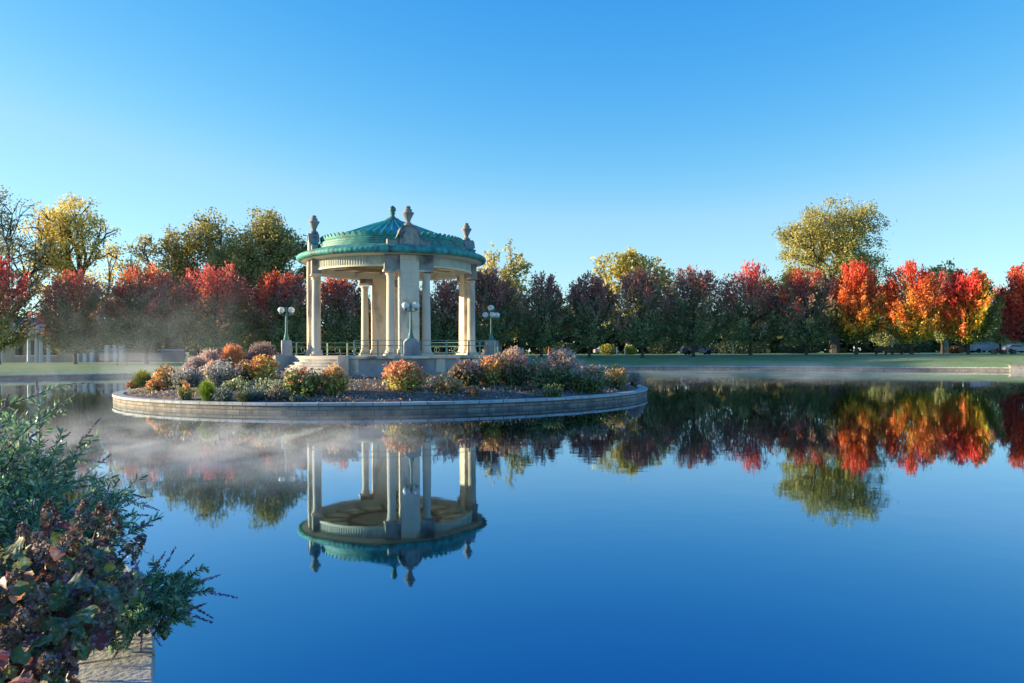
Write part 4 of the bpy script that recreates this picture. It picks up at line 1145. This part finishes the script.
def butterfly_bush(base, nst, reach, height, lean, label, leafL, pal, spike_every, seed, spread=1.0, lo=.25):
    r_ = np.random.default_rng(seed)
    t = thing('butterfly_bush', label, 'shrub', base, 0, 'butterfly bushes on the near bank')
    g = MB(); C_, U_, N_, L_, S_ = [], [], [], [], []
    spikes = []
    def stem(p0, d0, L, rad_, lev):
        n_ = 9; pts = [p0]; p = p0.copy(); d = d0.copy()
        for k in range(n_):
            d = unit(d + np.array([0, 0, -.055 * (k / n_ + .25)]) * (1 + lev) + r_.normal(size=3) * .07)
            p = p + d * L / n_; p[2] = max(p[2], -.25); pts.append(p.copy())
        g.tube(pts, [rad_ * (1 - .8 * k / n_) for k in range(n_ + 1)], 4, cap=False)
        pts = np.array(pts)
        ks = np.arange(2 if lev == 0 else 0, n_ * 3)
        for k in ks:
            q = k / 3; i = min(int(q), n_ - 1); f_ = q - i
            c = pts[i] * (1 - f_) + pts[i + 1] * f_
            dd = unit(pts[i + 1] - pts[i])
            if lev == 0 and q < n_ * .35: continue
            for sgn in (-1, 1):
                sd = unit(np.cross(dd, r_.normal(size=3)))
                u = unit(dd * .8 + sd * .9 + np.array([0, 0, -.08]))
                C_.append(c); U_.append(u); N_.append(unit(np.cross(u, r_.normal(size=3)) + np.array([0, 0, .9]))); L_.append(leafL * r_.uniform(.6, 1.25)); S_.append(c[2])
        if lev == 0:
            for b in range(5):
                i = r_.integers(3, n_)
                dd = unit(pts[i + 1] - pts[i])
                stem(pts[i].copy(), unit(dd + unit(np.cross(dd, r_.normal(size=3))) * .75 + np.array([0, 0, .15])), L * r_.uniform(.28, .5), rad_ * .5, 1)
        if r_.random() < spike_every: spikes.append((pts[-1], unit(pts[-1] - pts[-2])))
    for i in range(nst):
        a = r_.uniform(0, 2 * math.pi)
        q = r_.uniform(lo, 1)
        d = unit(np.array([math.cos(a) * q * spread + lean[0], math.sin(a) * q * spread + lean[1], height * r_.uniform(.55, 1.1)]))
        stem(np.array([r_.normal() * .12, r_.normal() * .12, 0]), d, reach * r_.uniform(.7, 1.1), .011, 0)
    g.build('stem', M['bark'], t)
    C_, U_, N_, L_, S_ = map(np.array, (C_, U_, N_, L_, S_))
    N_ = unit(N_ - U_ * (N_ * U_).sum(1, keepdims=True))
    V = blade_leaf(C_, U_, N_, L_[:, None], (L_ * .24)[:, None])
    s = r_.uniform(0, 1, len(C_))
    quads_mesh('foliage', V, mixpal(s, pal) * np.array([1.3, 1.25, 1.15]) * r_.uniform(.6, 1.4, (len(C_), 1)), M['leaf_frost'], t, 6)
    for p, d in spikes[:95]:
        L = r_.uniform(.12, .20); k = 80
        q = r_.uniform(0, 1, k)
        c = p + d * (q * L)[:, None] + unit(r_.normal(size=(k, 3))) * (.011 * (1 - .75 * q))[:, None]
        base_c = np.array([(.15, .09, .15), (.24, .15, .26), (.12, .09, .07)])[r_.integers(0, 3)]
        V = cards(c, .016, .010, np.repeat(d[None], k, 0), 1.2)
        quads_mesh('seed_spike', V, base_c[None] * r_.uniform(.6, 1.7, (k, 1)), M['panicle'], t)
    return t
BB = [(0, (.075, .14, .065)), (.5, (.10, .19, .09)), (.85, (.16, .25, .14)), (1, (.28, .33, .24))]
butterfly_bush((-4.35, 6.3, .42), 60, 1.36, 1.0, (.10, -.1), 'tall dark green butterfly bush with purple brown spikes at the left edge', .072, BB, .5, 7, .95)
butterfly_bush((-2.40, 4.92, .41), 50, .36, .95, (.08, .06), 'low fine leaved butterfly bush spilling over the stone edge into the water', .044, BB, .25, 19, 1.0)
butterfly_bush((-3.45, 5.6, .42), 36, .85, .9, (.1, 0), 'mid sized butterfly bush between the tall one and the hydrangea', .06, BB, .2, 23, 1.0)

LEAF_ROWS = [(.0, .02), (.08, .13), (.18, .31), (.27, .36), (.33, .27), (.43, .42), (.52, .47), (.59, .33), (.68, .36), (.76, .33), (.84, .20), (.93, .12), (1.0, .0)]   # lobed outline: (along, half width)
def hydrangea():
    base = np.array([-2.55, 4.15, .40])
    t = thing('oakleaf_hydrangea', 'oakleaf hydrangea with red green leaves and dried brown flower cones in the near corner', 'shrub', base)
    r_ = np.random.default_rng(77)
    g = MB(); V, C, heads = [], [], []
    # flower cones where the photograph has them
    hp = [(51, 516, 4.55), (83, 520, 4.5), (100, 519, 4.6), (113, 531, 4.45), (71, 541, 4.3), (44, 550, 4.2), (26, 540, 4.5), (131, 551, 4.5), (106, 617, 3.85), (123, 590, 4.15), (10, 586, 4.0), (38, 604, 3.9), (3, 638, 3.75), (48, 664, 3.7), (60, 576, 4.1), (86, 566, 4.2), (-20, 560, 4.3), (22, 625, 3.8), (-12, 610, 3.9)]
    for px, py, Y in hp:
        heads.append(P(px, py, Y) - base)
    tipdirs = []
    for h in heads:
        b = np.array([h[0] * .3 + r_.normal() * .08, h[1] * .4 + r_.normal() * .08, 0])
        mid = (b + h) / 2 + np.array([0, 0, .08])
        pts = [(1 - q) ** 2 * b + 2 * q * (1 - q) * mid + q * q * h for q in np.linspace(0, 1, 7)]
        g.tube(pts, [.009] * 6 + [.005], 5, cap=False); tipdirs.append(unit(pts[-1] - pts[-2]))
    leafpos = []
    for h in heads:                               # leaves ring each stem
        for k in range(13):
            q = r_.uniform(.25, .97)
            leafpos.append(h * np.array([q * .8 + .15, q * .8 + .15, q]) + r_.normal(size=3) * np.array([.07, .07, .05]))
    for k in range(800):                           # and fill the mound's shell
        px, py = r_.uniform(-70, 128), r_.uniform(545, 720)
        if px > 112 - max(0, py - 585) * .55: continue
        Y = 4.35 - (py - 545) / 175 * .75 + r_.normal() * .13
        p = P(px, py, Y) - base
        if p[2] < -.02: continue
        leafpos.append(p)
    pal = np.array([(.030, .075, .030), (.035, .085, .040), (.055, .10, .03), (.10, .03, .035), (.15, .035, .03), (.15, .075, .06), (.16, .12, .10), (.10, .11, .03), (.28, .22, .03), (.38, .13, .03), (.045, .09, .05), (.08, .05, .05)])
    prob = np.array([.17, .16, .13, .13, .10, .06, .05, .07, .03, .035, .1, .06]); prob /= prob.sum()
    kept = []
    for p in leafpos:                              # keep the stone edge in front clear
        w = p + base; qx = CX + w[0] / w[1] * F; qy = CY - (w[2] - CZ) / w[1] * F
        if not (qy > 585 and qx > 116 - (qy - 585) * .5): kept.append(p)
    leafpos = kept + [P(100 + 4 * k, 622 + 5 * (k % 3), 3.8) - base for k in range(4)]
    for p in leafpos:
        L = r_.uniform(.065, .125)
        u = unit(np.array([p[0] * .8 + r_.normal() * .5, -.5 + r_.normal() * .5, -.35 + r_.normal() * .45]))
        nn = unit(np.array([r_.normal() * .45, -.35 + r_.normal() * .4, .8])); nn = unit(nn - u * nn.dot(u)); v = np.cross(u, nn)
        dr = r_.uniform(.2, 1.1); fold = r_.uniform(.05, .45); tw = r_.normal() * .35
        rows = []
        for y, w in LEAF_ROWS:
            c_mid = p + u * (L * y * (1 - .22 * dr * y)) - nn * (dr * y * y * L * .55)
            vv = unit(v + nn * tw * y)
            ripple = nn * (w * L * .16 * math.sin(y * 19 + tw * 9))
            rows.append((c_mid - vv * (w * L) + nn * (w * fold * L) + ripple, c_mid, c_mid + vv * (w * L) + nn * (w * fold * L) - ripple))
        V.append(rows); C.append(pal[r_.choice(len(pal), p=prob)] * np.array([1.5, 1.4, 1.3]) * r_.uniform(.6, 1.4))
    me_v, me_f, cc = [], [], []
    for rows, c in zip(V, C):
        b = len(me_v)
        edge = np.clip(c * .6 + np.array([.16, .07, .03]) * r_.uniform(0, 1), 0, 1)      # browned margins
        for l_, m_, r2_ in rows:
            me_v += [tuple(l_), tuple(m_), tuple(r2_)]; cc += [(*edge, 1), (*c, 1), (*edge, 1)]
        for k in range(len(rows) - 1):
            me_f += [(b + k * 3, b + k * 3 + 1, b + k * 3 + 4, b + k * 3 + 3), (b + k * 3 + 1, b + k * 3 + 2, b + k * 3 + 5, b + k * 3 + 4)]
    me = bpy.data.meshes.new('foliage'); me.from_pydata(me_v, [], me_f)
    at = me.attributes.new('leaf_colour', 'FLOAT_COLOR', 'POINT'); at.data.foreach_set('color', np.array(cc, np.float32).ravel())
    for p_ in me.polygons: p_.use_smooth = True
    me.materials.append(M['leaf_frost']); link(bpy.data.objects.new('foliage', me), t)
    g.build('stem', M['bark'], t)
    for h, d in zip(heads, tipdirs):
        d = unit(d + np.array([r_.normal() * .3, -.2, .25])); L = r_.uniform(.12, .17); k = 180
        q = r_.uniform(0, 1, k)
        a = unit(np.cross(d, [1, 0, .3])); b = np.cross(d, a); an = r_.uniform(0, 2 * math.pi, k)
        rr_ = (.046 * (1 - q) ** .7 + .008) * r_.uniform(.8, 1.15, k)
        out = a * np.cos(an)[:, None] + b * np.sin(an)[:, None]
        c = h + d * (q * L - L * .3)[:, None] + out * rr_[:, None]
        V_ = cards(c, .026, .022, out, 1.2)
        bc = np.array([(.17, .10, .07), (.13, .075, .06), (.20, .13, .10)])[r_.integers(0, 3)]
        o = quads_mesh('flower_cone', V_, bc[None] * r_.uniform(.55, 1.5, (k, 1)), M['panicle'], t)
    return t
hydrangea()

# ---------------------------------------------------------------- mist on the water
def mist_mat(name, dens, scale, ztop, thr):
    m, nt, b, out = newmat(name)
    nt.nodes.remove(b)
    N, L = nt.nodes.new, nt.links.new
    tc = N('ShaderNodeTexCoord')
    mp = N('ShaderNodeMapping'); mp.inputs['Scale'].default_value = scale; L(tc.outputs['Object'], mp.inputs['Vector'])
    n = N('ShaderNodeTexNoise'); n.inputs['Scale'].default_value = 1; n.inputs['Detail'].default_value = 4; n.inputs['Roughness'].default_value = .6; n.inputs['Distortion'].default_value = .6
    L(mp.outputs[0], n.inputs['Vector'])
    r = N('ShaderNodeMapRange'); r.inputs[1].default_value = thr; r.inputs[2].default_value = thr + .2; r.inputs[3].default_value = 0; r.inputs[4].default_value = dens
    L(n.outputs['Fac'], r.inputs[0])
    sp = N('ShaderNodeSeparateXYZ'); L(tc.outputs['Object'], sp.inputs[0])
    f = N('ShaderNodeMapRange'); f.inputs[1].default_value = 0; f.inputs[2].default_value = ztop; f.inputs[3].default_value = 1; f.inputs[4].default_value = 0
    L(sp.outputs['Z'], f.inputs[0])
    pw_ = N('ShaderNodeMath'); pw_.operation = 'POWER'; pw_.inputs[1].default_value = 1.8; L(f.outputs[0], pw_.inputs[0])
    mu = N('ShaderNodeMath'); mu.operation = 'MULTIPLY'; L(r.outputs[0], mu.inputs[0]); L(pw_.outputs[0], mu.inputs[1])
    sg = N('ShaderNodeSeparateXYZ'); L(tc.outputs['Generated'], sg.inputs[0])
    for ax_ in ('X', 'Y'):                      # thins out towards its sides
        q1 = N('ShaderNodeMath'); q1.operation = 'PINGPONG'; q1.inputs[1].default_value = .5; L(sg.outputs[ax_], q1.inputs[0])
        q2 = N('ShaderNodeMapRange'); q2.interpolation_type = 'SMOOTHSTEP'; q2.inputs[1].default_value = 0; q2.inputs[2].default_value = .38; L(q1.outputs[0], q2.inputs[0])
        q3 = N('ShaderNodeMath'); q3.operation = 'MULTIPLY'; L(mu.outputs[0], q3.inputs[0]); L(q2.outputs[0], q3.inputs[1]); mu = q3
    v = N('ShaderNodeVolumePrincipled'); v.inputs['Color'].default_value = (.98, .96, .93, 1); v.inputs['Anisotropy'].default_value = 0
    L(mu.outputs[0], v.inputs['Density']); L(v.outputs[0], out.inputs['Volume'])
    return m
def mist(x0, x1, y0, y1, z1, mat, lab):
    g = MB(); g.box(0, x1 - x0, 0, y1 - y0, 0, z1)
    o = g.build('mist', mat); o.location = (x0, y0, .03)
    tag(o, lab, None, None, 'stuff')
mist(-13.5, -.5, 11.5, 22.5, .95, mist_mat('near_mist', .34, (.9, .55, 2.2), .95, .44), 'low warm mist drifting over the water before the island')
mist(-33, -18, 48, 64, 9.5, mist_mat('mist_plume', .07, (.28, .22, .26), 9.5, .44), 'tall wisp of mist rising before the left maples')
mist(-44, -28, 44, 64, 2.6, mist_mat('left_mist', .05, (.5, .4, .6), 2.6, .47), 'thin mist over the water before the pavilion')
mist(0, 48, 52, 88, 1.3, mist_mat('far_mist', .075, (.22, .45, 1.2), 1.3, .50), 'thin cold mist lying on the water before the right bank')
